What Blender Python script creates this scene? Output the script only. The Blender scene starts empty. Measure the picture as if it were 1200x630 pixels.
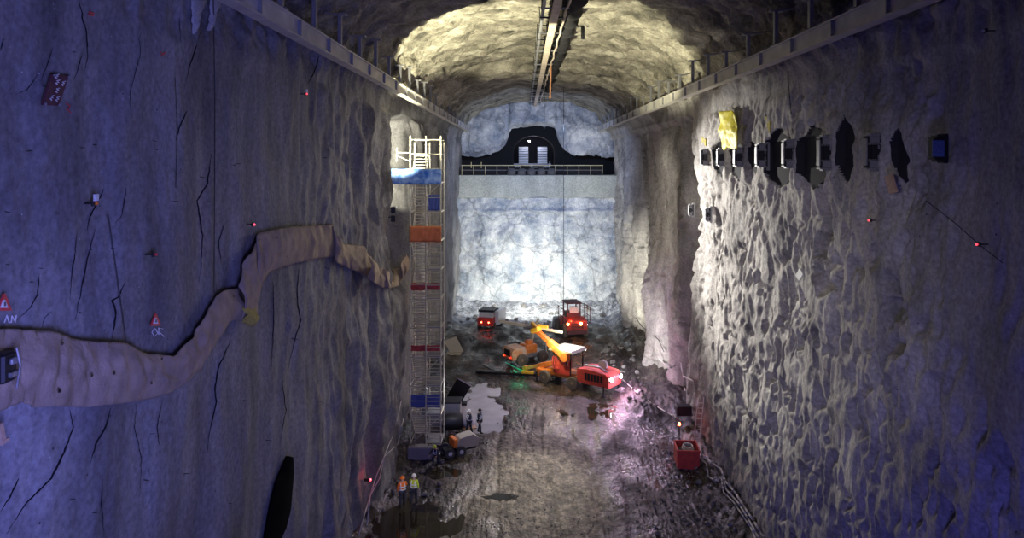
import bpy, math, random
import numpy as np
from mathutils import Vector, Matrix
random.seed(7)
F, H = 850.0, 20.0
VX, VY = 613.0, 189.0
XL, XR, SPR, CROWN = -9.0, 12.56, 23.5, 29.4
C = bpy.context.scene.collection

# ------------------------------------------------------------------ noise
_rng = np.random.RandomState(11)
_perm = np.concatenate([_rng.permutation(512)] * 3)
_grad = _rng.normal(size=(512, 3)); _grad /= np.linalg.norm(_grad, axis=1)[:, None]
_jit = _rng.rand(512, 3)
def _hash(i, j, k):
    return _perm[_perm[_perm[i & 511] + (j & 511)] + (k & 511)] & 511
def pn(x, y, z):
    x, y, z = np.broadcast_arrays(np.asarray(x, float), np.asarray(y, float), np.asarray(z, float))
    xi, yi, zi = [np.floor(a).astype(np.int64) for a in (x, y, z)]
    xf, yf, zf = x - xi, y - yi, z - zi
    u, v, w = [t * t * t * (t * (t * 6 - 15) + 10) for t in (xf, yf, zf)]
    out = 0
    for dx in (0, 1):
        for dy in (0, 1):
            for dz in (0, 1):
                g = _grad[_hash(xi + dx, yi + dy, zi + dz)]
                d = g[..., 0] * (xf - dx) + g[..., 1] * (yf - dy) + g[..., 2] * (zf - dz)
                out = out + d * (u if dx else 1 - u) * (v if dy else 1 - v) * (w if dz else 1 - w)
    return out * 1.5
def fbm(x, y, z, o=4, gain=.5):
    s, a = 0, 1.0
    for i in range(o):
        s = s + a * pn(x * 2 ** i + 7.3 * i, y * 2 ** i - 3.1 * i, z * 2 ** i + 1.7 * i); a *= gain
    return s
def vor(x, y):
    x, y = np.broadcast_arrays(np.asarray(x, float), np.asarray(y, float))
    xi, yi = np.floor(x).astype(np.int64), np.floor(y).astype(np.int64)
    f1 = np.full(x.shape, 9.0); f2 = np.full(x.shape, 9.0)
    for dx in (-1, 0, 1):
        for dy in (-1, 0, 1):
            j = _jit[_hash(xi + dx, yi + dy, xi * 0 + 5)]
            d = np.hypot(xi + dx + j[..., 0] - x, yi + dy + j[..., 1] - y)
            f2 = np.minimum(f2, np.maximum(f1, d)); f1 = np.minimum(f1, d)
    return f1, f2
def sst(a, b, x):
    t = np.clip((x - a) / (b - a), 0, 1); return t * t * (3 - 2 * t)

# ------------------------------------------------------------------ cavern surface (positive = into the cavern)
def win(v, a, b, s):
    return sst(a - s, a + s, v) * (1 - sst(b - s, b + s, v))
def disp_left(y, z):
    y, z = np.asarray(y, float), np.asarray(z, float)
    far = sst(24, 40, y)
    d = .30 * fbm(y / 7, z / 12, 3.1, 3) + (.05 + .14 * far) * fbm(y / 1.6, z / 4.5, 8.2, 4)
    r = 1 - np.abs(fbm(y / 2.2, z / 7.0, 21.0, 3)) * 2
    d = d + far * .30 * np.clip(r, -1, 1) * (1 - .3 * sst(60, 80, y))
    d = d + (.02 + .05 * far) * fbm(y / .5, z / .7, 4.4, 3)
    f1, f2 = vor(y / 1.8 + .4 * pn(y, z, 2), z / 2.8 + .4 * pn(y, z, 9))
    d = d + (.05 + .2 * far) * (f1 - .5)
    d = d - 2.6 * win(y, 48.5, 56.5, .9) * win(z, 11 + .12 * (y - 48), 23.2, 1.5)       # blasted recess behind the stair tower
    d = d + .6 * win(y, 42, 48.2, 1.0) * (1 - sst(8, 17, z))
    d = d - .5 * win(y, 66, 74, 1.5) + .35 * sst(30, 40, y) * fbm(y / 3.5, z / 6, 41, 3)
    return d
HEX = [  # recesses on the right wall: y0, y1, zc, half height
    (47.0, 44.4, 20.1, .9), (43.6, 41.1, 20.0, .95), (40.2, 38.5, 20.2, .8), (36.8, 33.9, 20.15, 1.15),
    (32.7, 29.95, 20.15, 1.1), (28.6, 27.4, 20.5, 1.0), (24.6, 23.9, 20.2, .7)]
BOXY = [F * 12.45 / (q - VX) for q in (832, 852, 873, 900, 933, 977, 1034)]
PITS = [(958, 330, .55), (1003, 312, .5), (1025, 300, .4), (975, 335, .5), (1040, 330, .35), (955, 290, .6), (960, 230, .5), (962, 260, .7),
        (893, 385, .35), (930, 400, .35), (1015, 402, .4), (1044, 365, .45), (862, 472, .6), (898, 445, .4), (905, 496, .45),
        (870, 300, .35), (985, 400, .4), (925, 470, .5), (1050, 408, .4), (880, 150, .35), (935, 120, .3), (1010, 250, .35)]
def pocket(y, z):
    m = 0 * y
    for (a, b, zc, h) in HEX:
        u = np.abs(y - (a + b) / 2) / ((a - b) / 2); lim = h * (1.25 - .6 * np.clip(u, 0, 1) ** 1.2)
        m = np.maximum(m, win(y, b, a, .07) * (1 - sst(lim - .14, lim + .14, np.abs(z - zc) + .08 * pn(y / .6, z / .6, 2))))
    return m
def disp_right(y, z):
    y, z = np.asarray(y, float), np.asarray(z, float)
    w1 = .6 * pn(y / 1.3, z / 1.3, 5.5); w2 = .8 * pn(y / 1.5, z / 1.5, 15.5)
    f1, f2 = vor(y / 1.35 + w1, z / 1.9 + w2)
    g1, g2 = vor(y / .55 + w1 * 1.2, z / 1.05 + w2 * 1.1 + 40)
    up = .35 + .65 * (1 - sst(14.0, 21, z)); near = 1 - .72 * (1 - sst(19.5, 24.5, y + .5 * pn(z / 3, y, 1)))
    near = np.where(z < 13, np.maximum(near, .7), near)
    d = .38 * fbm(y / 6, z / 9, 1.1, 3)
    pm = sst(-.25, .35, fbm(y / 3.0, z / 3.0, 55.0, 2) + .25 * (1 - sst(14, 20, z)))
    p1 = 1 - sst(.10, .42, g1 + .10 * pn(y / .2, z / .3, 3)); p2, _ = vor(y / .95 + w1 + 17, z / 1.7 + w2 + 3)
    d = d + near * (.22 * (np.clip(f1, 0, .9) - .5) - .24 * p1 * pm - .42 * (1 - sst(.10, .34, p2)) * up * pm)
    for yb in BOXY:
        m_ = np.exp(-((y - yb) / .45) ** 4) * (1 - sst(1.3, 1.9, np.abs(z - 20.3))); d = d * (1 - m_) + .22 * m_
    r = 1 - np.abs(fbm(y / 1.1 + z * .12, z / 4.2, 31.0, 3)) * 2
    d = d + near * (.08 + .10 * (1 - up)) * np.clip(r, -1, 1)
    d = d + .055 * fbm(y / .33, z / .42, 6.4, 3) * near
    for px, py, r in PITS:
        py_ = F * 12.4 / (px - VX); pz = H - (py - VY) * py_ / F
        q = ((y - py_) / (r * 1.15)) ** 2 + ((z - pz) / (r * 1.2)) ** 2 + .8 * pn(y / .5, z / .5, px)
        d = d - .75 * (1 - sst(.45, 1.1, q))
    for (a, b, zc, h) in HEX:
        ym, hl = (a + b) / 2, (a - b) / 2
        u = np.abs(y - ym) / hl; lim = h * (1.25 - .6 * np.clip(u, 0, 1) ** 1.2)
        d_in = win(y, b, a, .07) * (1 - sst(lim - .14, lim + .14, np.abs(z - zc) + .08 * pn(y / .6, z / .6, 2)))
        d = d * (1 - d_in) - .12 * d_in
    bnd = 54.5 + 1.6 * np.sin(z / 4.1 + .6) + .8 * pn(z / 3, 1.5, 3)
    d = d - 1.5 * win(y, bnd, bnd + 3.6, .45) * (1 - .4 * sst(19, 24, z)) - .5 * sst(58, 62, y)
    d = d - 2.2 * win(y, 57, 62, .7) * (1 - sst(3.5, 6.0, z))
    d = d + 1.3 * np.exp(-((y - 70.5 - .25 * (z - 4) * .3) / 1.7) ** 2) * (1 - sst(7, 13, z)) + 1.1 * np.exp(-((y - 86) / 2.2) ** 2) * (1 - .6 * sst(12, 19, z))
    d = d - .6 * win(y, 75, 82, 1.2) + sst(57, 61, y) * (.55 * fbm(y / 3.2, z / 8, 61, 4) + .25 * (1 - 2 * np.abs(fbm(y / 2.1, z / 9, 71, 3))))
    return d
def disp_roof(x, y):
    d = .5 * fbm(x / 5, y / 6, 2.2, 3) + .20 * fbm(x / 1.3, y / 1.1, 5.2, 4)
    f1, f2 = vor(x / 2.0 + .3 * pn(x, y, 1), y / 1.5 + .3 * pn(x, y, 4))
    r = 1 - np.abs(fbm(x / 2.6, y / 1.2, 13.0, 3)) * 2
    k = 1 - .6 * sst(66, 72, y)
    d = d + .38 * (f1 - .5) * k + .24 * np.clip(r, -1, 1) * k
    d = d + .9 * sst(66.0, 67.5, y + .8 * pn(x / 2, y / 2, 8)) * 1.0
    return d + .04 * fbm(x / .4, y / .4, 5.2, 2)

def grid_mesh(name, P, mat, parent=None, smooth=True, flip=False):
    n, m = P.shape[:2]
    me = bpy.data.meshes.new(name)
    idx = np.arange(n * m).reshape(n, m)
    q = np.stack([idx[:-1, :-1], idx[1:, :-1], idx[1:, 1:], idx[:-1, 1:]], -1).reshape(-1, 4)
    if flip: q = q[:, ::-1]
    me.vertices.add(n * m); me.vertices.foreach_set('co', P.reshape(-1).astype(np.float32))
    me.loops.add(q.size); me.loops.foreach_set('vertex_index', q.reshape(-1).astype(np.int32))
    me.polygons.add(len(q)); me.polygons.foreach_set('loop_start', np.arange(0, q.size, 4, dtype=np.int32))
    me.update(calc_edges=True); me.validate()
    if smooth: me.polygons.foreach_set('use_smooth', np.ones(len(q), dtype=bool))
    me.materials.append(mat)
    o = bpy.data.objects.new(name, me); C.objects.link(o)
    if parent: o.parent = parent
    return o

# ------------------------------------------------------------------ materials
def mat(name, col, rough=.6, metal=0, emit=None, es=0, noise=None, bump=0, bscale=20, spec=None, alpha=None):
    m = bpy.data.materials.new(name); m.use_nodes = True
    nt = m.node_tree; b = nt.nodes['Principled BSDF']
    b.inputs['Base Color'].default_value = (*col, 1); b.inputs['Roughness'].default_value = rough; b.inputs['Metallic'].default_value = metal
    if spec is not None: b.inputs['Specular IOR Level'].default_value = spec
    if emit: b.inputs['Emission Color'].default_value = (*emit, 1); b.inputs['Emission Strength'].default_value = es
    L = nt.links
    tc = nt.nodes.new('ShaderNodeTexCoord')
    n = nt.nodes.new('ShaderNodeTexNoise'); n.inputs['Scale'].default_value = bscale if not noise else noise[1]; n.inputs['Detail'].default_value = 5
    L.new(tc.outputs['Object'], n.inputs['Vector'])
    r = nt.nodes.new('ShaderNodeValToRGB'); L.new(n.outputs['Fac'], r.inputs['Fac'])
    c2 = noise[0] if noise else tuple(c * .72 for c in col)
    r.color_ramp.elements[0].position = .35; r.color_ramp.elements[1].position = .65
    r.color_ramp.elements[0].color = (*c2, 1); r.color_ramp.elements[1].color = (*col, 1)
    L.new(r.outputs['Color'], b.inputs['Base Color'])
    if bump:
        n2 = nt.nodes.new('ShaderNodeTexNoise'); n2.inputs['Scale'].default_value = bscale; n2.inputs['Detail'].default_value = 6
        L.new(tc.outputs['Object'], n2.inputs['Vector'])
        bp = nt.nodes.new('ShaderNodeBump'); bp.inputs['Strength'].default_value = bump; bp.inputs['Distance'].default_value = .05
        L.new(n2.outputs['Fac'], bp.inputs['Height']); L.new(bp.outputs['Normal'], b.inputs['Normal'])
    return m

def rock_mat(name, dark, mid, light, speck=True, vein=False, scale=(1, 1, .35), bdist=.10, rough=.8, fine=7.0, spec=.3):
    m = bpy.data.materials.new(name); m.use_nodes = True
    nt = m.node_tree; N, L = nt.nodes, nt.links; b = N['Principled BSDF']
    b.inputs['Specular IOR Level'].default_value = spec
    tc = N.new('ShaderNodeTexCoord'); mp = N.new('ShaderNodeMapping'); mp.inputs['Scale'].default_value = scale
    L.new(tc.outputs['Object'], mp.inputs['Vector'])
    n1 = N.new('ShaderNodeTexNoise'); n1.inputs['Scale'].default_value = .55; n1.inputs['Detail'].default_value = 8; n1.inputs['Roughness'].default_value = .62
    L.new(mp.outputs['Vector'], n1.inputs['Vector'])
    r = N.new('ShaderNodeValToRGB'); e = r.color_ramp.elements
    e[0].position = .32; e[0].color = (*dark, 1); e[1].position = .68; e[1].color = (*light, 1)
    x = e.new(.5); x.color = (*mid, 1); L.new(n1.outputs['Fac'], r.inputs['Fac'])
    n2 = N.new('ShaderNodeTexNoise'); n2.inputs['Scale'].default_value = fine; n2.inputs['Detail'].default_value = 7; n2.inputs['Roughness'].default_value = .65
    L.new(tc.outputs['Object'], n2.inputs['Vector'])
    mr = N.new('ShaderNodeMapRange'); mr.inputs[1].default_value = .3; mr.inputs[2].default_value = .7; mr.inputs[3].default_value = .62; mr.inputs[4].default_value = 1.3
    L.new(n2.outputs['Fac'], mr.inputs[0])
    mx = N.new('ShaderNodeMix'); mx.data_type = 'RGBA'; mx.blend_type = 'MULTIPLY'; mx.inputs[0].default_value = 1
    L.new(r.outputs['Color'], mx.inputs[6]); L.new(mr.outputs[0], mx.inputs[7])
    out = mx.outputs[2]
    if speck:   # bolt heads and mineral specks
        v = N.new('ShaderNodeTexVoronoi'); v.inputs['Scale'].default_value = 2.2; L.new(tc.outputs['Object'], v.inputs['Vector'])
        c = N.new('ShaderNodeMath'); c.operation = 'LESS_THAN'; c.inputs[1].default_value = .055; L.new(v.outputs['Distance'], c.inputs[0])
        m2 = N.new('ShaderNodeMix'); m2.data_type = 'RGBA'; m2.inputs[7].default_value = (.04, .04, .045, 1)
        L.new(c.outputs[0], m2.inputs[0]); L.new(out, m2.inputs[6]); out = m2.outputs[2]
        v3 = N.new('ShaderNodeTexVoronoi'); v3.inputs['Scale'].default_value = 3.7; L.new(tc.outputs['Object'], v3.inputs['Vector'])
        c3 = N.new('ShaderNodeMath'); c3.operation = 'LESS_THAN'; c3.inputs[1].default_value = .05; L.new(v3.outputs['Distance'], c3.inputs[0])
        n4 = N.new('ShaderNodeTexNoise'); n4.inputs['Scale'].default_value = .9; L.new(tc.outputs['Object'], n4.inputs['Vector'])
        c4 = N.new('ShaderNodeMath'); c4.operation = 'GREATER_THAN'; c4.inputs[1].default_value = .55; L.new(n4.outputs['Fac'], c4.inputs[0])
        c5 = N.new('ShaderNodeMath'); c5.operation = 'MULTIPLY'; L.new(c3.outputs[0], c5.inputs[0]); L.new(c4.outputs[0], c5.inputs[1])
        m3 = N.new('ShaderNodeMix'); m3.data_type = 'RGBA'; m3.inputs[7].default_value = (.6, .6, .6, 1)
        L.new(c5.outputs[0], m3.inputs[0]); L.new(out, m3.inputs[6]); out = m3.outputs[2]
    if vein:
        w_ = N.new('ShaderNodeTexNoise'); w_.inputs['Scale'].default_value = .5; w_.inputs['Detail'].default_value = 6; L.new(tc.outputs['Object'], w_.inputs['Vector'])
        va = N.new('ShaderNodeVectorMath'); va.operation = 'MULTIPLY_ADD'; va.inputs[1].default_value = (3.5, 3.5, 3.5); L.new(w_.outputs['Color'], va.inputs[0]); L.new(tc.outputs['Object'], va.inputs[2])
        vv = N.new('ShaderNodeTexVoronoi'); vv.feature = 'DISTANCE_TO_EDGE'; vv.inputs['Scale'].default_value = .22; L.new(va.outputs[0], vv.inputs['Vector'])
        rr = N.new('ShaderNodeMapRange'); rr.inputs[1].default_value = 0; rr.inputs[2].default_value = .05; rr.inputs[3].default_value = .62; rr.inputs[4].default_value = 1; L.new(vv.outputs['Distance'], rr.inputs[0])
        m4 = N.new('ShaderNodeMix'); m4.data_type = 'RGBA'; m4.blend_type = 'MULTIPLY'; m4.inputs[0].default_value = 1; L.new(out, m4.inputs[6]); L.new(rr.outputs[0], m4.inputs[7]); out = m4.outputs[2]
    L.new(out, b.inputs['Base Color'])
    n3 = N.new('ShaderNodeTexNoise'); n3.inputs['Scale'].default_value = 2.6; n3.inputs['Detail'].default_value = 10; n3.inputs['Roughness'].default_value = .6
    L.new(mp.outputs['Vector'], n3.inputs['Vector'])
    bp = N.new('ShaderNodeBump'); bp.inputs['Strength'].default_value = .8; bp.inputs['Distance'].default_value = bdist
    L.new(n3.outputs['Fac'], bp.inputs['Height']); L.new(bp.outputs['Normal'], b.inputs['Normal'])
    b.inputs['Roughness'].default_value = rough
    return m

M = {}
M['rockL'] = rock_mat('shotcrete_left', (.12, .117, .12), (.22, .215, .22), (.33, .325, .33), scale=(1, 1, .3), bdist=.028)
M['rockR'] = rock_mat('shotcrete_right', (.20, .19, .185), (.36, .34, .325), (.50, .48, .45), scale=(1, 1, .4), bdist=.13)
M['rockC'] = rock_mat('shotcrete_roof', (.07, .065, .055), (.27, .25, .20), (.52, .49, .40), speck=False, scale=(.6, 1.3, 1), bdist=.28)
M['rockE'] = rock_mat('shotcrete_end', (.24, .29, .36), (.50, .53, .56), (.78, .79, .77), speck=False, vein=True, scale=(.8, 1, .6), bdist=.22)
M['concrete'] = rock_mat('concrete_band', (.34, .36, .33), (.42, .44, .40), (.50, .52, .48), speck=False, scale=(1, 1, .4), bdist=.02)
M['steel'] = mat('beam_steel', (.66, .63, .58), .55, .1, noise=((.50, .48, .45), 1.2), bump=.2)
M['galv'] = mat('galvanised', (.72, .69, .55), .45, .35)
M['darkmetal'] = mat('dark_metal', (.035, .035, .04), .5, .5)
M['greymetal'] = mat('grey_metal', (.33, .33, .34), .5, .4, bump=.1)
M['tarp'] = mat('tan_fabric', (.44, .34, .24), .85, noise=((.30, .235, .17), 2.2), bump=.5, bscale=14)
M['tarpy'] = mat('yellow_foam', (.55, .46, .10), .8, bump=.6)
M['yellow'] = mat('yellow_sheet', (.85, .74, .012), .5, bump=.4, bscale=6)
M['blue'] = mat('blue_sheet', (.12, .42, .85), .45, noise=((.06, .22, .60), 3), bump=.4)
M['white'] = mat('white_sheet', (.80, .85, .90), .5)
M['orange'] = mat('orange_paint', (.85, .28, .05), .4, noise=((.62, .17, .04), 3), bump=.1)
M['orangenet'] = mat('orange_net', (.90, .27, .08), .6)
M['yelpaint'] = mat('yellow_paint', (.90, .55, .06), .4)
M['red'] = mat('red_paint', (.62, .07, .05), .5, noise=((.45, .05, .04), 4), bump=.2)
M['darkred'] = mat('dark_red_board', (.11, .035, .045), .7)
M['rubber'] = mat('rubber', (.07, .065, .06), .8)
M['mudrubber'] = mat('muddy_rubber', (.16, .14, .12), .9)
M['rim'] = mat('wheel_rim', (.42, .30, .20), .5, .3)
M['black'] = mat('black_cloth_and_shade', (.012, .012, .015), .9)  # real cloth, and shade put in as black
M['wood'] = mat('timber', (.60, .42, .30), .7, noise=((.48, .32, .22), 6))
M['palewood'] = mat('pale_timber', (.66, .56, .45), .7, noise=((.48, .40, .32), 1.5), bump=.3)
M['cable'] = mat('black_cable', (.02, .02, .02), .6)
M['whitecable'] = mat('pale_hose', (.72, .69, .66), .5)
M['glass'] = mat('dark_glass', (.03, .035, .04), .1)
M['hivis'] = mat('hivis_yellow', (.62, .80, .06), .6)
M['hivisor'] = mat('hivis_orange', (1.0, .25, .03), .6)
M['reflect'] = mat('reflective', (.9, .95, 1), .35)
M['navy'] = mat('navy_cloth', (.03, .035, .06), .8)
M['skin'] = mat('skin', (.55, .36, .27), .6)
M['boot'] = mat('boot', (.03, .025, .02), .7)
M['whitehelmet'] = mat('white_helmet', (.85, .85, .85), .3)
M['rock'] = rock_mat('loose_rock', (.10, .095, .09), (.20, .19, .185), (.36, .35, .34), speck=False, bdist=.03)
M['crack'] = mat('crack_dark', (.006, .006, .008), 1)
M['stain'] = mat('wet_stain', (.003, .003, .004), 1, spec=.05)
M['pocketshade'] = mat('painted_pocket_shade', (.018, .018, .024), .9)  # shade of the wall pockets painted in as near-black
M['runoff'] = mat('pale_runoff', (.48, .47, .46), .8, bump=.3)
M['glarewater'] = mat('water_painted_glare', (.42, .40, .46), .18, noise=((.34, .33, .37), 1))  # pale lilac glare put into the water colour
M['water'] = mat('muddy_water', (.045, .04, .022), .06)
M['greenglow'] = mat('green_light_paint', (.02, .45, .30), .4)  # colour of the green light lines, painted on tubes
M['beige'] = mat('beige_cover', (.50, .46, .38), .6, bump=.2)
M['sack'] = mat('grey_sack', (.10, .10, .105), .8, bump=.4)
M['signw'] = mat('sign_white', (.82, .82, .8), .5)
M['signr'] = mat('sign_red', (.80, .06, .07), .5)
M['bluepanel'] = mat('blue_panel', (.09, .14, .42), .5)
def emis(name, c, s): return mat(name, (.8, .8, .8), .5, emit=c, es=s, noise=((.8, .8, .8), 1))
M['lampw'] = emis('lamp_white', (1, .95, 1), 60)
M['lamppink'] = emis('lamp_pink', (1, .55, .9), 60)
M['lampr'] = emis('lamp_red', (1, .05, .02), 30)
M['lampo'] = emis('lamp_orange', (1, .28, .05), 40)
M['lampg'] = emis('lamp_green', (.05, 1, .45), 8)
M['lampred2'] = emis('lamp_small_red', (1, .04, .04), 2.0)

# ------------------------------------------------------------------ mesh builder
class MB:
    def __init__(s): s.v = []; s.f = []
    def add(s, vs, fs):
        b = len(s.v); s.v += [tuple(p) for p in vs]; s.f += [tuple(b + i for i in f) for f in fs]; return s
    def box(s, c, d, R=None, taper=1.0, bev=0):
        x, y, z = [a / 2 for a in d]; vs = []
        if bev:
            bev = min(bev, x * .9, y * .9, z * .9)
            for k in (-1, 1):
                for kk in ((z - bev), z) if k > 0 else (z, z - bev):
                    t = taper if k > 0 else 1
                    ins = bev if kk == z else 0
                    a, b_ = (x - ins) * t, (y - ins) * t
                    e = bev
                    for (px, py) in ((a - e, b_), (-a + e, b_), (-a, b_ - e), (-a, -b_ + e), (-a + e, -b_), (a - e, -b_), (a, -b_ + e), (a, b_ - e)):
                        vs.append(Vector((px, py, k * kk)))
            fs = [tuple(range(7, -1, -1)), tuple(range(24, 32))]
            for r in range(3):
                for i in range(8): j = (i + 1) % 8; fs.append((r * 8 + i, r * 8 + j, r * 8 + 8 + j, r * 8 + 8 + i))
        else:
            for k in (-1, 1):
                t = taper if k > 0 else 1
                for (px, py) in ((-x, -y), (x, -y), (x, y), (-x, y)): vs.append(Vector((px * t, py * t, k * z)))
            fs = [(3, 2, 1, 0), (4, 5, 6, 7), (0, 1, 5, 4), (1, 2, 6, 5), (2, 3, 7, 6), (3, 0, 4, 7)]
        c = Vector(c)
        if R is not None: vs = [R @ p for p in vs]
        return s.add([p + c for p in vs], fs)
    def bar(s, a, b, w, h=None, bev=0):
        a, b = Vector(a), Vector(b); d = b - a; L = d.length
        z = d.normalized(); up = Vector((0, 0, 1)) if abs(z.z) < .95 else Vector((0, 1, 0))
        x = z.cross(up).normalized(); y = z.cross(x)
        R = Matrix((x, y, z)).transposed()
        return s.box((a + b) / 2, (w, h or w, L), R, bev=bev)
    def tube(s, pts, r, n=8, cap=True):
        pts = [Vector(p) for p in pts]; rs = r if isinstance(r, (list, tuple)) else [r] * len(pts)
        vs, fs = [], []; px = None
        for i, p in enumerate(pts):
            t = (pts[min(i + 1, len(pts) - 1)] - pts[max(i - 1, 0)])
            t = t.normalized() if t.length > 1e-9 else Vector((0, 0, 1))
            if px is None: up = Vector((0, 0, 1)) if abs(t.z) < .9 else Vector((1, 0, 0)); px = t.cross(up).normalized()
            px = (px - t * px.dot(t)).normalized(); py = t.cross(px)
            for k in range(n):
                a = 2 * math.pi * k / n; vs.append(p + (px * math.cos(a) + py * math.sin(a)) * rs[i])
        for i in range(len(pts) - 1):
            for k in range(n): k2 = (k + 1) % n; fs.append((i * n + k, i * n + k2, (i + 1) * n + k2, (i + 1) * n + k))
        if cap: fs.append(tuple(range(n - 1, -1, -1))); fs.append(tuple((len(pts) - 1) * n + k for k in range(n)))
        return s.add(vs, fs)
    def lathe(s, prof, c=(0, 0, 0), axis='z', n=20):
        vs, fs = [], []
        for (r, h) in prof:
            for k in range(n):
                a = 2 * math.pi * k / n; p = (r * math.cos(a), r * math.sin(a), h)
                if axis == 'y': p = (p[0], p[2], p[1])
                if axis == 'x': p = (p[2], p[0], p[1])
                vs.append(Vector(p) + Vector(c))
        m = len(prof)
        for i in range(m - 1):
            for k in range(n): k2 = (k + 1) % n; fs.append((i * n + k, i * n + k2, (i + 1) * n + k2, (i + 1) * n + k))
        fs.append(tuple(range(n - 1, -1, -1))); fs.append(tuple((m - 1) * n + k for k in range(n)))
        return s.add(vs, fs)
    def prism(s, poly, y0, y1):      # polygon in local x,z extruded along y
        n = len(poly)
        vs = [(x, y0, z) for x, z in poly] + [(x, y1, z) for x, z in poly]
        fs = [tuple(range(n)), tuple(range(2 * n - 1, n - 1, -1))] + [(i, i + n, (i + 1) % n + n, (i + 1) % n) for i in range(n)]
        return s.add(vs, fs)
    def lump(s, c, r, seed=0, n=10, amp=.25, sq=(1, 1, 1)):
        vs, fs = [], []; rnd = random.Random(seed); o = [rnd.random() * 50 for _ in range(3)]
        for i in range(n // 2 + 1):
            th = math.pi * i / (n // 2)
            for k in range(n):
                a = 2 * math.pi * k / n
                d = Vector((math.sin(th) * math.cos(a), math.sin(th) * math.sin(a), math.cos(th)))
                q = 1 + amp * float(pn(d.x * 1.3 + o[0], d.y * 1.3 + o[1], d.z * 1.3 + o[2])) * 2
                vs.append(Vector(c) + Vector((d.x * sq[0], d.y * sq[1], d.z * sq[2])) * r * q)
        for i in range(n // 2):
            for k in range(n): k2 = (k + 1) % n; fs.append((i * n + k, (i + 1) * n + k, (i + 1) * n + k2, i * n + k2))
        return s.add(vs, fs)
    def build(s, name, m, parent=None, world=False, smooth=False, loc=None):
        vs = s.v
        if world and parent is not None: l = parent.location; vs = [(p[0] - l.x, p[1] - l.y, p[2] - l.z) for p in vs]
        if loc is not None: vs = [(p[0] - loc[0], p[1] - loc[1], p[2] - loc[2]) for p in vs]
        me = bpy.data.meshes.new(name); me.from_pydata(vs, [], s.f); me.validate(); me.update()
        if smooth:
            me.polygons.foreach_set('use_smooth', [True] * len(me.polygons))
            try: me.set_sharp_from_angle(angle=math.radians(40))
            except Exception: pass
        me.materials.append(M[m] if isinstance(m, str) else m)
        o = bpy.data.objects.new(name, me); C.objects.link(o)
        if parent is not None: o.parent = parent
        if loc is not None: o.location = loc
        return o
def tag(o, label=None, cat=None, group=None, kind=None):
    if label: o['label'] = label
    if cat: o['category'] = cat
    if group: o['group'] = group
    if kind: o['kind'] = kind
    return o
def thing(name, label, cat, loc, rz=0, group=None):
    o = bpy.data.objects.new(name, None); C.objects.link(o); o.empty_display_size = .3
    o.location = loc; o.rotation_euler = (0, 0, rz); return tag(o, label, cat, group)
def copy_tree(o, parent=None):
    c = o.copy(); C.objects.link(c)
    if parent is not None: c.parent = parent
    for ch in list(o.children): copy_tree(ch, c)
    return c
def at(px, py, Y): return Vector(((px - VX) * Y / F, Y, H - (py - VY) * Y / F))
def on_floor(px, py, z=0):
    Y = F * (H - z) / (py - VY); return Vector(((px - VX) * Y / F, Y, z))
def on_left(px, py, off=.05):
    Y = F * 9 / (VX - px)
    for _ in range(8):
        z = H - (py - VY) * Y / F; X = XL + float(disp_left(Y, min(max(z, 0), 23))) + off; Y = .5 * Y + .5 * F * X / (px - VX)
    return at(px, py, Y)
def on_right(px, py, off=.05, flat=False):
    Y = F * 12.56 / (px - VX)
    for _ in range(10):
        z = H - (py - VY) * Y / F; X = XR - (0 if flat else float(disp_right(Y, min(max(z, 0), 23)))) - off; Y = .6 * Y + .4 * F * X / (px - VX)
    return at(px, py, Y)

# ------------------------------------------------------------------ setting
def geo(y0, y1, k):
    n = int(math.log(y1 / y0) / k); return y0 * np.exp(np.linspace(0, math.log(y1 / y0), n))
YW = geo(9.0, 104.0, .0040); ZW = np.concatenate([np.linspace(-.6, 18.5, 225)[:-1], np.linspace(18.5, 22.0, 100)[:-1], np.linspace(22.0, SPR, 20)])
Y2, Z2 = np.meshgrid(YW, ZW, indexing='ij')
YR = np.concatenate([geo(9.0, 23, .0042)[:-1], geo(23.0, 48.5, .0019)[:-1], geo(48.5, 104.0, .0042)])
Y2r, Z2r = np.meshgrid(YR, ZW, indexing='ij')
dl = disp_left(Y2, Z2); dr = disp_right(Y2r, Z2r)
xc, ha, hb = (XL + XR) / 2, (XR - XL) / 2, CROWN - SPR
def bl(z): return 1 - sst(SPR - .5, SPR, z)
AL = 30.0
jl, jr = disp_roof(AL / 2, YW), disp_roof(-AL / 2, YR)
b2 = bl(Z2); b2r = bl(Z2r)
PLf = np.stack([XL + dl * b2 + .3 * (1 - b2) * jl[:, None], Y2, Z2], -1)
PRt = np.stack([XR - (dr * b2r + .3 * (1 - b2r) * jr[:, None]), Y2r, Z2r], -1)
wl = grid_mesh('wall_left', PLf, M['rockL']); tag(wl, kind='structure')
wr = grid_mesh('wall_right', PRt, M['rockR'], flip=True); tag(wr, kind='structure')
wr.data.materials.append(M['pocketshade']); pk = pocket(Y2r, Z2r) > .35; pk = pk[:-1, :-1] | pk[1:, 1:]
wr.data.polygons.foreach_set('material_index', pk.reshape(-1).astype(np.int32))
TH = np.linspace(0, math.pi, 300); CEL, CER = 2, 1
Y3, T3 = np.meshgrid(YW, TH, indexing='ij')
ex = .85
cx, sx = np.cos(T3), np.sin(T3)
xa = xc - ha * np.sign(cx) * np.abs(cx) ** ex; za = SPR + hb * np.abs(sx) ** ex
dd = disp_roof(AL / 2 - AL * T3 / math.pi, Y3)
nx, nz = cx, sx * 1.0
mixw = sst(0, .12, np.minimum(T3, math.pi - T3) / math.pi * 2)
dd = dd * (.3 + .7 * mixw)
PC = np.stack([xa + nx * dd, Y3, za - nz * dd], -1)
ce = grid_mesh('ceiling', PC, M['rockC']); tag(ce, kind='structure')
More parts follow.
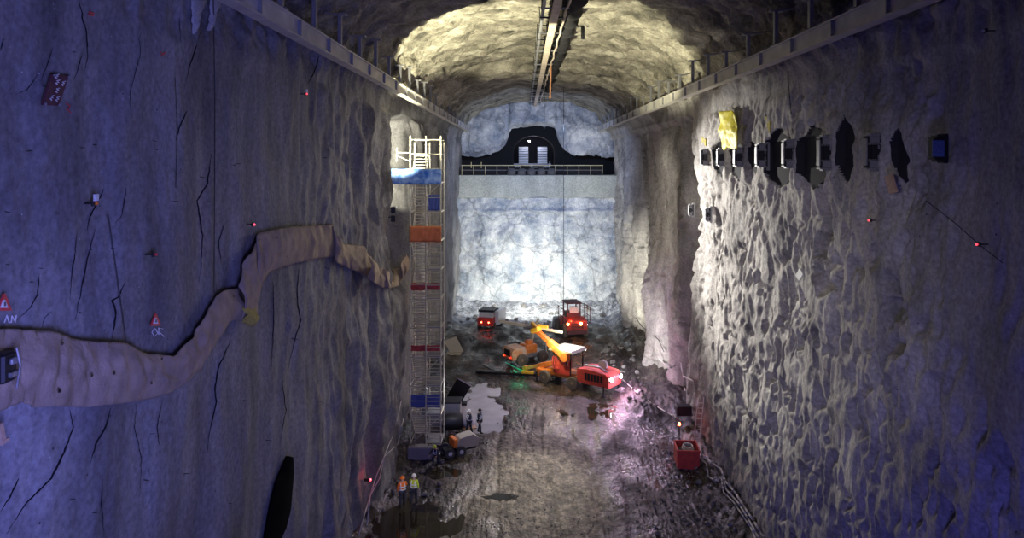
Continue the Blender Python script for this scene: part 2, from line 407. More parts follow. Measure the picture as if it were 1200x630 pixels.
ce.data.materials.append(M['rockR']); ce.data.materials.append(M['rockL']); tm = np.zeros((len(YW) - 1, len(TH) - 1), dtype=np.int32)
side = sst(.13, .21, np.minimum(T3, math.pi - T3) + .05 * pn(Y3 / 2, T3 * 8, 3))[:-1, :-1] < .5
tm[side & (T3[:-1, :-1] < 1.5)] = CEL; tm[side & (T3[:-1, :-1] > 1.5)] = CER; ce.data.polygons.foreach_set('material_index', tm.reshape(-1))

# floor
XF = np.linspace(-12.5, 17, 330); YF = geo(6.0, 104.0, .006)
X4, Y4 = np.meshgrid(XF, YF, indexing='ij')
def floor_h(x, y):
    x, y = np.asarray(x, float), np.asarray(y, float)
    h = .10 * fbm(x / 3.5, y / 4, .5, 3) + .05 * fbm(x / .7, y / .9, 3.5, 3)
    for (c, w, a, k) in ((1.6, .20, .14, .02), (3.9, .22, .15, -.05), (-.4, .16, .10, .06), (5.4, .3, .15, 0), (6.3, .25, .12, 0), (.7, .14, .10, -.09), (2.6, .15, .10, .08), (-1.6, .2, .12, .03), (-3, .18, .09, .1), (2.2, .12, .08, -.02)):
        cc = c + .5 * np.sin(y / 7 + c * 2) + k * (y - 45)
        h = h - a * np.exp(-((x - cc) / w) ** 2) * (.7 + .4 * pn(y / 2, c, 3)) * (1 - sst(56, 62, y))
    h = h + 1.0 * sst(92, 100, y) + .22 * sst(90, 99, y) * fbm(x / 1.5, y / 1.5, 9, 4)
    h = h + .55 * np.exp(-((x + 4) / 5.5) ** 2 - ((y - 82) / 6) ** 2) + .30 * sst(70, 78, y) * fbm(x / 1.6, y / 2.2, 11, 3)
    h = h + .8 * sst(10.6, 12.6, x) + .5 * sst(7.2, 9, -x) + .25 * sst(9.5, 12, x) * fbm(x / .5, y / .5, 2, 3)
    h = h + .45 * np.exp(-((x - 9.8) / 1.3) ** 2) * win(y, 56, 78, 2) * (1 + fbm(x / .6, y / .6, 7, 3))
    h = h + .05 * sst(53, 57, y) * fbm(x / 1.6, y / .35, 19, 3) + .035 * (1 - sst(52, 56, y)) * fbm(x / .22, y / 3.0, 29, 3)
    for (qx, qy, rx, ry, dpt) in ((-6.6, 40.3, 3.2, 2.6, .35), (-3.4, 59.5, 2.0, 6.5, .32), (-1.6, 43.4, 1.1, .35, .12), (-5.3, 47, 1.4, .9, .2)):
        q = ((x - qx) / rx) ** 2 + ((y - qy) / ry) ** 2
        q = np.clip(q + .9 * fbm(x / 1.4, y / 2.2, qx, 3), 0, 9)
        h = h * (1 - .8 * np.exp(-q * q)) - dpt * np.exp(-q * q)
    return h
def fh(x, y): return float(floor_h(x, y))
fl_m = bpy.data.materials.new('muddy_floor'); fl_m.use_nodes = True
def floor_material(m):
    nt = m.node_tree; N, L = nt.nodes, nt.links; b = N['Principled BSDF']
    tc = N.new('ShaderNodeTexCoord')
    def noise(s, d, vec=None, sc=None):
        n = N.new('ShaderNodeTexNoise'); n.inputs['Scale'].default_value = s; n.inputs['Detail'].default_value = d
        if sc:
            mp = N.new('ShaderNodeMapping'); mp.inputs['Scale'].default_value = sc; L.new(tc.outputs['Object'], mp.inputs['Vector']); L.new(mp.outputs['Vector'], n.inputs['Vector'])
        else: L.new(tc.outputs['Object'], n.inputs['Vector'])
        return n
    a = noise(.35, 8, sc=(1, .6, 1)); r = N.new('ShaderNodeValToRGB'); e = r.color_ramp.elements
    e[0].position = .40; e[0].color = (.022, .017, .016, 1); e[1].position = .62; e[1].color = (.085, .068, .058, 1)
    L.new(a.outputs['Fac'], r.inputs['Fac'])
    sp = N.new('ShaderNodeSeparateXYZ'); L.new(tc.outputs['Object'], sp.inputs[0])
    def ramp(sock, a_, b_):
        q = N.new('ShaderNodeMapRange'); q.interpolation_type = 'SMOOTHSTEP'; q.inputs[1].default_value = a_; q.inputs[2].default_value = b_; L.new(sock, q.inputs[0]); return q.outputs[0]
    def math_(op, a_, b_):
        q = N.new('ShaderNodeMath'); q.operation = op
        for i, v_ in enumerate((a_, b_)):
            if isinstance(v_, (int, float)): q.inputs[i].default_value = v_
            else: L.new(v_, q.inputs[i])
        return q.outputs[0]
    wob = noise(.22, 5); xw = math_('ADD', sp.outputs[0], math_('MULTIPLY', math_('SUBTRACT', wob.outputs['Fac'], .5), 9)); yw = math_('ADD', sp.outputs[1], math_('MULTIPLY', math_('SUBTRACT', wob.outputs['Fac'], .5), 9))
    track = math_('MULTIPLY', math_('MULTIPLY', ramp(xw, -4.2, -1.8), ramp(xw, 6.0, 4.2)), ramp(yw, 55, 52))
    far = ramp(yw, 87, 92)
    def mixc(fac, c1, c2, mode='MIX'):
        q = N.new('ShaderNodeMix'); q.data_type = 'RGBA'; q.blend_type = mode
        for i, v_ in ((0, fac), (6, c1), (7, c2)):
            if isinstance(v_, tuple): q.inputs[i].default_value = v_
            elif isinstance(v_, (int, float)): q.inputs[i].default_value = v_
            else: L.new(v_, q.inputs[i])
        return q.outputs[2]
    st = noise(1.0, 9, sc=(2.6, .45, 1)); sf = ramp(st.outputs['Fac'], .36, .68)
    tcol = mixc(sf, (.10, .085, .068, 1), (.21, .185, .15, 1))
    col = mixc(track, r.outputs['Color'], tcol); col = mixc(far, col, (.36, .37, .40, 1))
    f = noise(6, 8); mr = N.new('ShaderNodeMapRange'); mr.inputs[1].default_value = .3; mr.inputs[2].default_value = .7; mr.inputs[3].default_value = .45; mr.inputs[4].default_value = 1.6; L.new(f.outputs['Fac'], mr.inputs[0])
    mid = noise(1.6, 8); mr2 = N.new('ShaderNodeMapRange'); mr2.inputs[1].default_value = .38; mr2.inputs[2].default_value = .62; mr2.inputs[3].default_value = .5; mr2.inputs[4].default_value = 1.4; L.new(mid.outputs['Fac'], mr2.inputs[0])
    col = mixc(1.0, col, mr.outputs[0], 'MULTIPLY'); col = mixc(1.0, col, mr2.outputs[0], 'MULTIPLY')
    L.new(col, b.inputs['Base Color'])
    w = noise(.5, 6, sc=(1, .5, 1)); mw = N.new('ShaderNodeMapRange'); mw.inputs[1].default_value = .42; mw.inputs[2].default_value = .62; mw.inputs[3].default_value = .26; mw.inputs[4].default_value = .7
    L.new(w.outputs['Fac'], mw.inputs[0]); L.new(math_('MAXIMUM', mw.outputs[0], math_('MULTIPLY', track, .7)), b.inputs['Roughness'])
    h = noise(3.2, 10, sc=(1.3, .7, 1)); bp = N.new('ShaderNodeBump'); bp.inputs['Strength'].default_value = 1; bp.inputs['Distance'].default_value = .16
    L.new(h.outputs['Fac'], bp.inputs['Height']); L.new(bp.outputs['Normal'], b.inputs['Normal'])
floor_material(fl_m)
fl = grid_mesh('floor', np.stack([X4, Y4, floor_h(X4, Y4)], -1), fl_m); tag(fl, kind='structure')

# end wall below the gallery (0..15), concrete band (15..18.1), ledge, upper wall with the stepped opening
XE = np.linspace(-10.5, 14.2, 220); ZE = np.linspace(-.3, 15.0, 150)
Xe, Ze = np.meshgrid(XE, ZE, indexing='ij')
ye = 100.0 - .5 * fbm(Xe / 4, Ze / 3, 7.7, 4) - .1 * fbm(Xe / .8, Ze / .9, 2, 3) - .25 * np.exp(-((Ze - 13.2 - .25 * pn(Xe / 1.5, 0, 1)) / .25) ** 2) - 1.2 * (1 - sst(0, 3.2, Ze))
ew = grid_mesh('wall_end', np.stack([Xe, ye, Ze], -1), M['rockE']); tag(ew, kind='structure')
b = MB(); b.box((1.85, 102.6, 16.55), (24.7, 5.6, 3.1), bev=.06)
o = b.build('wall_end_concrete', 'concrete'); tag(o, kind='structure')
# gallery back wall, unlit void painted black, with an arched tunnel in it
b = MB(); AX, AW, AZ0, AZS, AZT = 1.55, 3.05, 18.1, 21.3, 23.75
arch = [(AX - AW, AZ0)] + [(AX - AW * math.cos(t), AZS + (AZT - AZS) * math.sin(t)) for t in np.linspace(0, math.pi, 15)] + [(AX + AW, AZ0)]
outer = [(-10.5, 18.1)] + [(AX - 12.05 * math.cos(t) , 24 + 7 * math.sin(t)) for t in np.linspace(0, math.pi, 15)] + [(14.2, 18.1)]
n = len(arch)
vs = [(x, 106.2, z) for x, z in outer] + [(x, 106.2, z) for x, z in arch] + [(x, 113, z) for x, z in arch]
fs = [(i, i + 1, n + i + 1, n + i) for i in range(n - 1)] + [(n + i, n + i + 1, 2 * n + i + 1, 2 * n + i) for i in range(n - 1)] + [tuple(2 * n + i for i in range(n))]
o = b.add(vs, fs).build('wall_gallery', 'black'); tag(o, kind='structure')
# side walls of the gallery, black for the unlit void
b = MB(); b.box((-10.3, 103.5, 21.5), (.4, 7.5, 7)); b.box((14.0, 103.5, 21.5), (.4, 7.5, 7)); o = b.build('wall_gallery_side', 'black'); tag(o, kind='structure')
b = MB(); b.box((1.55, 109.6, 18.05), (6.3, 6.8, .1)); o = b.build('floor_tunnel', 'concrete'); tag(o, kind='structure')
# upper wall: bottom edge follows the stepped outline
prof = [(536, 181), (545, 183), (560, 184), (575, 180), (586, 176), (592, 170), (596, 160), (598, 151), (612, 149), (630, 147), (651, 149), (653, 160), (656, 168), (662, 176), (672, 182), (690, 182), (700, 181), (706, 184), (722, 184)]
pxs = [at(a, 0, 102.4).x for a, _ in prof]; pzs = [at(0, c, 102.4).z for _, c in prof]
XU = np.linspace(-10.6, 14.2, 260); V = np.linspace(0, 1, 60)
Xu, Vu = np.meshgrid(XU, V, indexing='ij')
lo = np.interp(Xu, pxs, pzs) + .12 * fbm(Xu / .8, 0, 3, 3)
arcz = SPR + (CROWN + 1.2 - SPR) * np.sqrt(np.clip(1 - ((Xu - xc) / (ha + 1.7)) ** 2, 0, 1))
arcz = np.maximum(arcz, lo + .3)
Zu = lo + (arcz - lo) * Vu
yu = 102.2 - .7 * fbm(Xu / 4, Zu / 4, 4.7, 4) - .12 * fbm(Xu / .8, Zu / .8, 1, 3) + .5 * (1 - sst(0, .12, Vu)) - .7 * win(Xu, at(597, 0, 102).x, at(651, 0, 102).x, .3) * sst(0, .1, Vu)
uw = grid_mesh('wall_end_upper', np.stack([Xu, yu, Zu], -1), M['rockE']); tag(uw, kind='structure')
sm = uw.modifiers.new('t', 'SOLIDIFY'); sm.thickness = .5; sm.offset = -1

# cracks and stains of the near left wall, part of that wall
def ribbon_left(b, pts, w, off=.012):
    P = []
    for i in range(len(pts) - 1):
        (x0, y0), (x1, y1) = pts[i], pts[i + 1]; k = max(2, int(math.hypot(x1 - x0, y1 - y0) / 4))
        for j in range(k):
            t = j / k; jx = 1.2 * float(pn((y0 + (y1 - y0) * t) / 9, x0 / 5, 3)); P.append((x0 + (x1 - x0) * t + jx, y0 + (y1 - y0) * t))
    P.append(pts[-1])
    W = [on_left(x, y, off) for x, y in P]; n = len(W)
    rs = [max(.2, math.sin(math.pi * min(1, (i + .6) / n) ** .8)) * w * W[i].y / F * (.7 + .5 * random.random()) for i in range(n)]
    b.tube(W, rs, 5)
cr = MB()
for pts, w in [([(93, 0), (97, 20), (102, 40), (103, 65), (100, 80)], 1.0), ([(96, 65), (90, 85), (86, 95)], .6), ([(4, 45), (0, 60)], .8), ([(62, 55), (54, 80), (48, 95)], .6), ([(44, 88), (32, 105), (17, 111)], .5),
               ([(235, 38), (228, 60), (222, 78), (218, 95)], .8), ([(219, 130), (210, 150), (206, 165)], .9), ([(121, 222), (113, 240), (104, 258), (102, 270)], 1.1), ([(148, 220), (142, 255), (134, 262)], .6),
               ([(90, 270), (88, 295), (84, 320), (82, 352)], .7), ([(112, 268), (103, 300), (96, 335), (90, 365), (88, 375)], 1.1), ([(147, 330), (139, 348), (131, 352), (136, 365), (133, 385), (130, 402)], 1.3),
               ([(248, 180), (243, 215), (231, 235), (237, 275), (236, 310), (233, 330)], 1.0), ([(263, 262), (256, 285), (260, 310)], .7), ([(46, 320), (44, 345), (36, 360), (20, 375)], .7),
               ([(82, 480), (86, 500), (75, 530), (60, 560), (30, 590), (8, 625)], 1.4), ([(130, 478), (124, 500), (112, 520), (105, 545)], 1.2), ([(60, 365), (52, 372), (49, 385)], .5), ([(22, 560), (10, 585), (0, 600)], 1.0),
               ([(270, 400), (256, 430), (252, 455), (253, 470), (246, 505), (243, 530)], 1.1), ([(350, 315), (348, 345), (352, 375), (345, 400), (338, 430)], .8), ([(320, 330), (321, 380), (318, 430)], .6),
               ([(300, 275), (296, 290), (290, 300)], 1.1), ([(375, 62), (368, 85), (360, 100)], .9), ([(330, 440), (335, 480), (328, 520)], .5), ([(190, 470), (184, 500), (188, 530)], .6), ([(120, 560), (119, 590), (122, 628)], .6), ([(160, 470), (158, 500), (166, 540), (164, 580)], .5), ([(168, 36), (163, 45), (165, 60), (160, 80), (152, 110), (155, 150)], .5), ([(210, 20), (212, 50)], .4)]:
    ribbon_left(cr, pts, w)
for k in range(45):
    x, y = random.uniform(5, 420), random.uniform(5, 625); l = random.uniform(3, 8)
    ribbon_left(cr, [(x, y), (x + l, y + random.uniform(-1, 2))], .5)
cr.build('crack', 'crack', wl)
# ------------------------------------------------------------------ runway beams
def runway(side, label):
    X, Z = (-7.65, 24.12) if side < 0 else (10.55, 24.12)
    Y0, Y1 = 14, 101.5
    t = thing('crane_runway_beam', label, 'beam', (X, 50, Z), 0)
    b = MB()
    b.box((X, (Y0 + Y1) / 2, Z + .05), (.42, Y1 - Y0, .06)).box((X, (Y0 + Y1) / 2, Z + .65), (.34, Y1 - Y0, .06)).box((X, (Y0 + Y1) / 2, Z + .35), (.16, Y1 - Y0, .6))
    g = b.build('girder', 'steel', t, world=True)
    s = MB(); y = Y0 + 3
    while y < Y1: s.box((X, y, Z + .35), (.40, .05, .55)); y += 3.7
    s.build('stiffener', 'greymetal', g)
    g.children[0].location = -Vector(t.location)
    y = Y0 + 1.5; k = 0
    while y < Y1 - 1:
        h = 1.25 + .25 * math.sin(k * 2.3) if side < 0 else 1.15 + .3 * math.sin(k * 1.7 + 1)
        b = MB(); b.box((X, y, Z + .68 + h / 2), (.16, .22, h), bev=.02)
        b.box((X, y, Z + .70), (.4, .34, .04))
        p = b.build('hanger_post', 'greymetal', t, world=True)
        b = MB(); b.box((X - side * .0, y, Z + .70 + h), (.55, .34, .07)); b.tube([(X + side * .2, y, Z + .7 + h), (X + side * 1.6, y, Z + 1.0 + h)], .045, 6)
        q = b.build('top_bracket', 'greymetal', p); q.location = -Vector(t.location)
        y += 3.7; k += 1
    return t
runway(-1, 'long grey steel crane runway beam along the blue-lit left wall')
runway(1, 'long pale steel crane runway beam above the row of boxes in the rough wall')

# ------------------------------------------------------------------ ceiling tray and hanging things
t = thing('ceiling_cable_tray', 'pale plank-like cable tray hung along the crown of the vault', 'cable tray', (1.6, 60, 28.0))
b = MB(); b.box((1.68, 67, 27.75), (.42, 78, .14), bev=.02); b.build('tray', 'palewood', t, world=True)
b = MB(); b.tube([(1.05, y, 27.9 + .05 * math.sin(y)) for y in np.linspace(28, 104, 60)], .09, 8); b.build('pipe', 'greymetal', t, world=True, smooth=True)
b = MB(); b.tube([(2.25 + .04 * math.sin(y * 1.3), y, 27.8 + .05 * math.sin(y)) for y in np.linspace(28, 96, 80)], .06, 8); b.build('pipe', 'palewood', t, world=True, smooth=True)
for i, y in enumerate(np.arange(30, 104, 2.4)):
    b = MB(); b.box((1.65, y, 27.85), (1.5, .08, .08))
    for x in (1.0, 2.3): b.bar((x, y, 27.85), (x + random.uniform(-.1, .1), y, 29.3), .05)
    b.bar((1.65, y, 27.9), (1.65, y + .5, 29.4), .12)
    b.build('hanger', 'darkmetal' if i % 3 else 'greymetal', t, world=True)
b = MB(); b.tube([(2.75 + .12 * math.sin(y * 1.9), y, 28.45 + .07 * math.sin(y * 2.3)) for y in np.linspace(26, 84, 150)], [.42 + .10 * math.sin(y * 3.1) + .05 * math.sin(y * 7.3) for y in np.linspace(26, 84, 150)], 12)
tag(b.build('tray_shade', 'black', smooth=True, loc=(2.75, 55, 28.4)), 'ragged black added shade band running beside the pale ceiling tray', 'shade_band')  # black tube added to stand in for the shadow beside the tray
b = MB(); b.tube([(2.25, 59, 28.0), (2.25, 59, 27), (2.2, 59, 25.2)], .07, 8); b.lathe([(.1, 0), (.1, .12)], (2.2, 59, 25.15))
tag(b.build('hanging_pipe', mat('rust_pipe', (.62, .28, .14), .6), smooth=True, loc=(2.2, 59, 25.1)), 'rust orange pipe hanging straight down beside the ceiling tray', 'pipe')
for (px, py, Y, l) in ((697, 0, 46, 'uppermost'), (689, 17, 47, 'middle'), (683, 32, 48, 'lowest')):
    p = at(px, py, Y); t = thing('hanging_lamp', 'small black lamp tube under the vault, %s of three stepping down' % l, 'lamp', p, 0, 'black hanging lamp tubes')
    b = MB(); b.lathe([(.05, .1), (.12, 0), (.12, -.75), (.09, -.8)], p, n=12); b.build('lamp_body', 'darkmetal', t, world=True, smooth=True)
    b = MB(); b.tube([p, (p.x, p.y, 29.2)], .02, 5); b.bar(p + Vector((-.4, 0, .05)), p + Vector((.1, 0, .05)), .06); b.build('suspension_rod', 'darkmetal', t, world=True)
for (px, py0, py1, Y, l) in ((660.5, 40, 352, 78, 'long thin black cable hanging from the vault down to the machines'), (638, 70, 150, 80, 'short thin cable hanging in front of the gallery opening')):
    a, c = at(px, py0, Y), at(px, py1, Y); a.z = 29; b = MB(); b.tube([a, (a + c) / 2, c], .025, 5)
    tag(b.build('hanging_cable', 'cable', loc=c), l, 'cable')

# ------------------------------------------------------------------ boxes in the right wall
def wall_box(px, py, w, h, label, m='greymetal', dx=0.0):
    Y = F * 12.45 / (px - VX); p = at(px, py, Y); p.x = 12.36 - dx
    t = thing('anchor_box', label, 'steel box', (p.x, Y, p.z - h / 2), 0, 'steel boxes in the right wall')
    k = w / .95; b = MB()
    b.box((.06, .0, h * .5), (.16, .34, h * 1.45), bev=.02)
    b.box((-.22 * k, .0, h * .87), (.34 * k, .30, h * .2)); b.box((-.22 * k, .0, h * .13), (.34 * k, .30, h * .2)); b.box((-.52 * k, 0, h * .5), (.05, .3, h * .8)); b.box((-.10 * k, -.02, h * .36), (.08, .3, h * .12)); b.box((-.10 * k, -.02, h * .64), (.08, .3, h * .12))
    for z in (0, h): b.box((-.22 * k, 0, z), (.62 * k, .36, .05))
    b.build('frame', m, t)
    b = MB(); b.box((-.25 * k, .05, h / 2), (.5 * k, .22, h)); b.box((-.03, -.02, h / 2), (.09, .34, h * 1.1)); b.box((-.2 * k, -.08, h * .5), (.3 * k, .14, h * .5)); b.build('inner_plate', 'darkmetal', t)
    if m == 'darkmetal': b = MB(); b.box((-.2, -.22, h * .5), (.34, .04, h * .8)); b.build('panel', 'bluepanel', t)['label'] = 'dull blue panel'
    b = MB()
    for q in range(5):
        x = (-.42 + q * .09) * k
        for z in (-.05, h + .05, h * .25, h * .75): b = MB(); b.box((x, -.06, z), (.04 * k, .3, .08)); b.build('bolt', m, t)
    return t
names = ['small steel box farthest along the row, by the yellow-stained rock', 'steel box directly under the bright yellow sheet', 'steel box just beyond the yellow sheet, toward the first dark recess', 'steel box on the far edge of the first large dark recess',
         'steel box between the two large dark recesses', 'tall steel box on the near edge of the second large dark recess', 'lone wide steel box with studs just above the leaning board', 'faint blue-lit steel box deep in shadow, nearest of the row']
for (px, py, h), nm in zip(((832, 184, .95), (852, 184, .95), (873, 184, .95), (900, 182, 1.05), (933, 180, 1.15), (977, 179, 1.25), (1034, 178, 1.15), (1106, 174, .6)), names):
    wall_box(px, py, .95 if px != 1106 else .5, h, nm, 'greymetal' if px != 1106 else 'darkmetal')
wall_box(815, 246, .55, .7, 'small black box low on the rough wall, far one of the lower pair', dx=.1)
wall_box(835, 251, .55, .75, 'small black box low on the rough wall, near one of the lower pair', dx=.1)

# ------------------------------------------------------------------ sheets on the walls
def sheet(name, m, top, bot, onf, off=.25, nu=40, nv=14, parent=None, fold=.10, seed=0, thick=.02):
    def interp(pl, u):
        L = [0]
        for i in range(1, len(pl)): L.append(L[-1] + math.dist(pl[i], pl[i - 1]))
        return np.interp(u * L[-1], L, [p[0] for p in pl]), np.interp(u * L[-1], L, [p[1] for p in pl])
    P = np.zeros((nu + 1, nv + 1, 3))
    for i in range(nu + 1):
        u = i / nu; tx, ty = interp(top, u); bx, by = interp(bot, u)
        a, c = onf(float(tx), float(ty), off), onf(float(bx), float(by), off)
        for j in range(nv + 1):
            v = j / nv; p = a.lerp(c, v)
            k = fold * (float(fbm(u * nu / 5 + seed, v * 1.5, seed, 3)) + .9 * math.sin(v * math.pi) ** 2 * float(pn(u * nu / 3, v * 3, seed + 2)))
            s = 1 if onf is on_left else -1
            P[i, j] = (p.x + s * (k + .10 * math.sin(v * math.pi)), p.y + k * .3, p.z + .02 * float(pn(u * 20, v * 3, 7)))
    o = grid_mesh(name, P, M[m], parent)
    if parent is not None:
        o.location = -Vector(parent.location)
    s = o.modifiers.new('t', 'SOLIDIFY'); s.thickness = thick
    return o
p0 = on_left(100, 475, .25)
t = thing('geotextile_sheet', 'long tan fabric sheet draped in a wave across the blue-lit wall', 'fabric sheet', p0)
sheet('panel', 'tarp', [(-30, 392), (0, 385), (46, 387), (60, 388), (97, 399), (147, 402), (170, 414), (203, 417), (226, 394), (253, 348), (262, 340), (280, 337)],
      [(-30, 490), (0, 480), (23, 470), (37, 476), (106, 476), (161, 470), (198, 461), (230, 438), (249, 406), (267, 378), (276, 374), (288, 376)], on_left, parent=t, nu=110, nv=24, fold=.09, seed=1)
sheet('panel', 'tarp', [(279, 336), (288, 305), (292, 298), (303, 280)], [(283, 378), (290, 380), (299, 368), (306, 334)], on_left, parent=t, nu=16, fold=.12, seed=2, off=.30)
sheet('panel', 'tarp', [(300, 276), (303, 273), (325, 268), (347, 265), (357, 266)], [(299, 336), (305, 334), (317, 319), (335, 311), (355, 306)], on_left, parent=t, nu=36, fold=.08, seed=3, off=.28)
sheet('panel', 'tarp', [(353, 264), (358, 265), (375, 264), (390, 263)], [(352, 307), (357, 306), (375, 302), (393, 300)], on_left, parent=t, nu=26, fold=.07, seed=4, off=.24)
sheet('panel', 'tarp', [(389, 264), (395, 277), (403, 286), (413, 287), (425, 288), (436, 301)], [(391, 304), (395, 308), (405, 313), (412, 316), (425, 322), (436, 328)], on_left, parent=t, nu=30, fold=.14, seed=5, off=.3)
sheet('panel', 'tarp', [(432, 300), (437, 304), (445, 314), (458, 317), (468, 313), (473, 303), (477, 298)], [(431, 326), (440, 332), (448, 337), (456, 338), (467, 334), (474, 325), (479, 316)], on_left, parent=t, nu=34, fold=.12, seed=6, off=.8)
o = sheet('torn_fringe', 'tarpy', [(283, 360), (292, 362), (300, 360)], [(284, 377), (292, 382), (300, 376)], on_left, parent=t, nu=10, nv=6, fold=.15, seed=8, off=.36)
o['label'] = 'mustard yellow frayed edge'
for (x, y) in ((134, 437), (108, 440), (73, 402), (70, 458), (178, 449), (190, 420), (274, 347), (337, 300), (325, 278), (230, 376)):
    p = on_left(x, y, .42); b = MB(); b.lump(p, .035, int(x), 8, .4, (.3, 1.3, .9)); b.build('mud_spot', 'darkmetal', t, world=True)

def on_rflat(x, y, off): return on_right(x, y, off, True)
t = thing('yellow_sheet', 'bright yellow crumpled plastic sheet hanging above the boxes', 'plastic sheet', on_right(856, 175))
sheet('sheet', 'yellow', [(843, 131), (850, 130), (858, 129), (862, 136)], [(849, 176), (854, 172), (860, 177), (867, 172)], on_rflat, off=.7, nu=16, nv=26, parent=t, fold=.22, seed=12)
def patch_right(outline, name, m, label, cat, off=.08):
    W = [on_right(x, y, off) for x, y in outline]; n = len(W); W2 = [p + Vector((.25, 0, 0)) for p in W]; c = sum(W, Vector()) / n
    b = MB(); b.add([c - Vector((.05, 0, 0))] + W + W2, [(0, i + 1, (i + 1) % n + 1) for i in range(n)] + [(i + 1, (i + 1) % n + 1, (i + 1) % n + n + 1, n + i + 1) for i in range(n)])
    return tag(b.build(name, m, loc=c), label, cat)
patch_right([(805, 119), (810, 118), (813, 126), (811, 134), (807, 127)], 'foam_patch', 'tarpy', 'dull yellow foam patch high on the rock near the beam', 'foam patch')
patch_right([(822, 160), (827, 163), (827, 171), (823, 168)], 'foam_patch', 'tarpy', 'tiny yellow foam patch left of the bright yellow sheet', 'foam patch')
patch_right([(897, 136), (902, 142), (902, 156), (899, 150)], 'foam_patch', 'tarpy', 'narrow yellow foam streak right of the bright yellow sheet', 'foam patch')

# board leaning against the right wall, diamond plate
def plate_right(corners, name, m, label, cat, thick=.06, off=.25):
    W = [on_right(x, y, off, True) for x, y in corners]; c = sum(W, Vector()) / 4
    n = (W[1] - W[0]).cross(W[3] - W[0]).normalized() * thick; n = n if n.x > 0 else -n
    b = MB(); b.add(W + [p + n for p in W], [(0, 1, 2, 3), (7, 6, 5, 4), (0, 4, 5, 1), (1, 5, 6, 2), (2, 6, 7, 3), (3, 7, 4, 0)])
    return tag(b.build(name, m, loc=c), label, cat)
plate_right([(1036, 207), (1044, 204), (1050, 225), (1042, 227)], 'timber_board', 'wood', 'short pinkish timber board leaning on the wall under the lone wide box', 'board', .08, .5)
plate_right([(937, 314), (941, 321), (936, 329), (932, 322)], 'diamond_plate', 'signw', 'small white diamond-shaped plate on the pitted rock', 'plate', .06, .4)

# dark red board with pale squiggles on the left wall
def plate_left(corners, off=.12, thick=.05):
    W = [on_left(x, y, off) for x, y in corners]; n = (W[1] - W[0]).cross(W[3] - W[0]).normalized() * thick; n = n if n.x < 0 else -n
    b = MB(); b.add(W + [p + n for p in W], [(3, 2, 1, 0), (4, 5, 6, 7), (1, 5, 4, 0), (2, 6, 5, 1), (3, 7, 6, 2), (0, 4, 7, 3)])
    return b, W
b, W = plate_left([(62, 87), (81, 89), (69, 124), (51, 123)], .15)
t = thing('marked_board', 'dark red slanted board with pale zigzag marks on the blue-lit wall', 'board', W[3])
b.build('board', 'darkred', t, world=True)
def onplate(W, u, v, o=.02): 
    p = W[0].lerp(W[1], u).lerp(W[3].lerp(W[2], u), v); return p + Vector((o, -.0, 0))
b = MB()
for (u, v) in ((.35, .24), (.72, .26), (.5, .5), (.3, .75), (.68, .78), (.2, .05)):
    pts = [onplate(W, u + a, v + c) for a, c in ((.10, -.07), (-.06, -.04), (.08, .0), (-.08, .04), (.04, .08))]; b.tube(pts, .012, 5)
b.build('zigzag_mark', 'signw', t, world=True)
b = MB()
for (u, v) in ((.04, .03), (.96, .03), (.96, .97), (.04, .97)): b.lump(onplate(W, u, v), .03, 3, 6)
b.build('bolt', 'greymetal', t, world=True)

def triangle_sign(cx, cy, s, label):
    b, W = plate_left([(cx - .05 * s, cy - s), (cx + .05 * s, cy - s), (cx + s * .75, cy + s * .8), (cx - s * .75, cy + s * .8)], .15, .03)
    t = thing('warning_sign', label, 'sign', W[3]); b.build('plate', 'signr', t, world=True)
    b, W2 = plate_left([(cx - .03 * s, cy - s * .35), (cx + .03 * s, cy - s * .35), (cx + s * .34, cy + s * .5), (cx - s * .34, cy + s * .5)], .18, .03)
    b.build('inner_triangle', 'signw', t, world=True)
    a, c = on_left(cx, cy - .1 * s, .2), on_left(cx, cy + .3 * s, .2); b = MB(); b.tube([a, c], .015, 5); b.build('exclamation_mark', 'darkmetal', t, world=True)
triangle_sign(183, 375, 8, 'small red warning triangle on the wall above the fabric sheet')
triangle_sign(6, 355, 11, 'dim red warning triangle at the edge above the fabric sheet')
def scribble(strokes, label, m='signw', r=.012):
    W = [[on_left(x, y, .05) for x, y in s] for s in strokes]; b = MB()
    for w in W: b.tube(w, r, 5)
    return tag(b.build('sprayed_mark', m, loc=W[0][0]), label, 'wall mark', 'sprayed marks on the left wall')
scribble([[(181, 384), (178, 389), (181, 394), (185, 390), (182, 385)], [(186, 392), (186, 384), (191, 385), (187, 389), (192, 394)]], 'pale sprayed scribble just below the small warning triangle')
scribble([[(5, 378), (8, 369), (11, 378)], [(13, 378), (14, 370), (18, 377), (19, 369)]], 'pale sprayed scribble below the edge warning triangle')
scribble([[(78, 121), (82, 124), (79, 128), (83, 132)]], 'purple-red sprayed squiggle below the dark red board', 'signr')
scribble([[(105, 14), (110, 16)], [(104, 17), (109, 18)]], 'dark red sprayed dash high above the dark red board', 'signr', .02)
scribble([[(188, 61), (193, 64)], [(189, 65), (194, 61)]], 'faint red sprayed cross high on the left wall', 'signr')

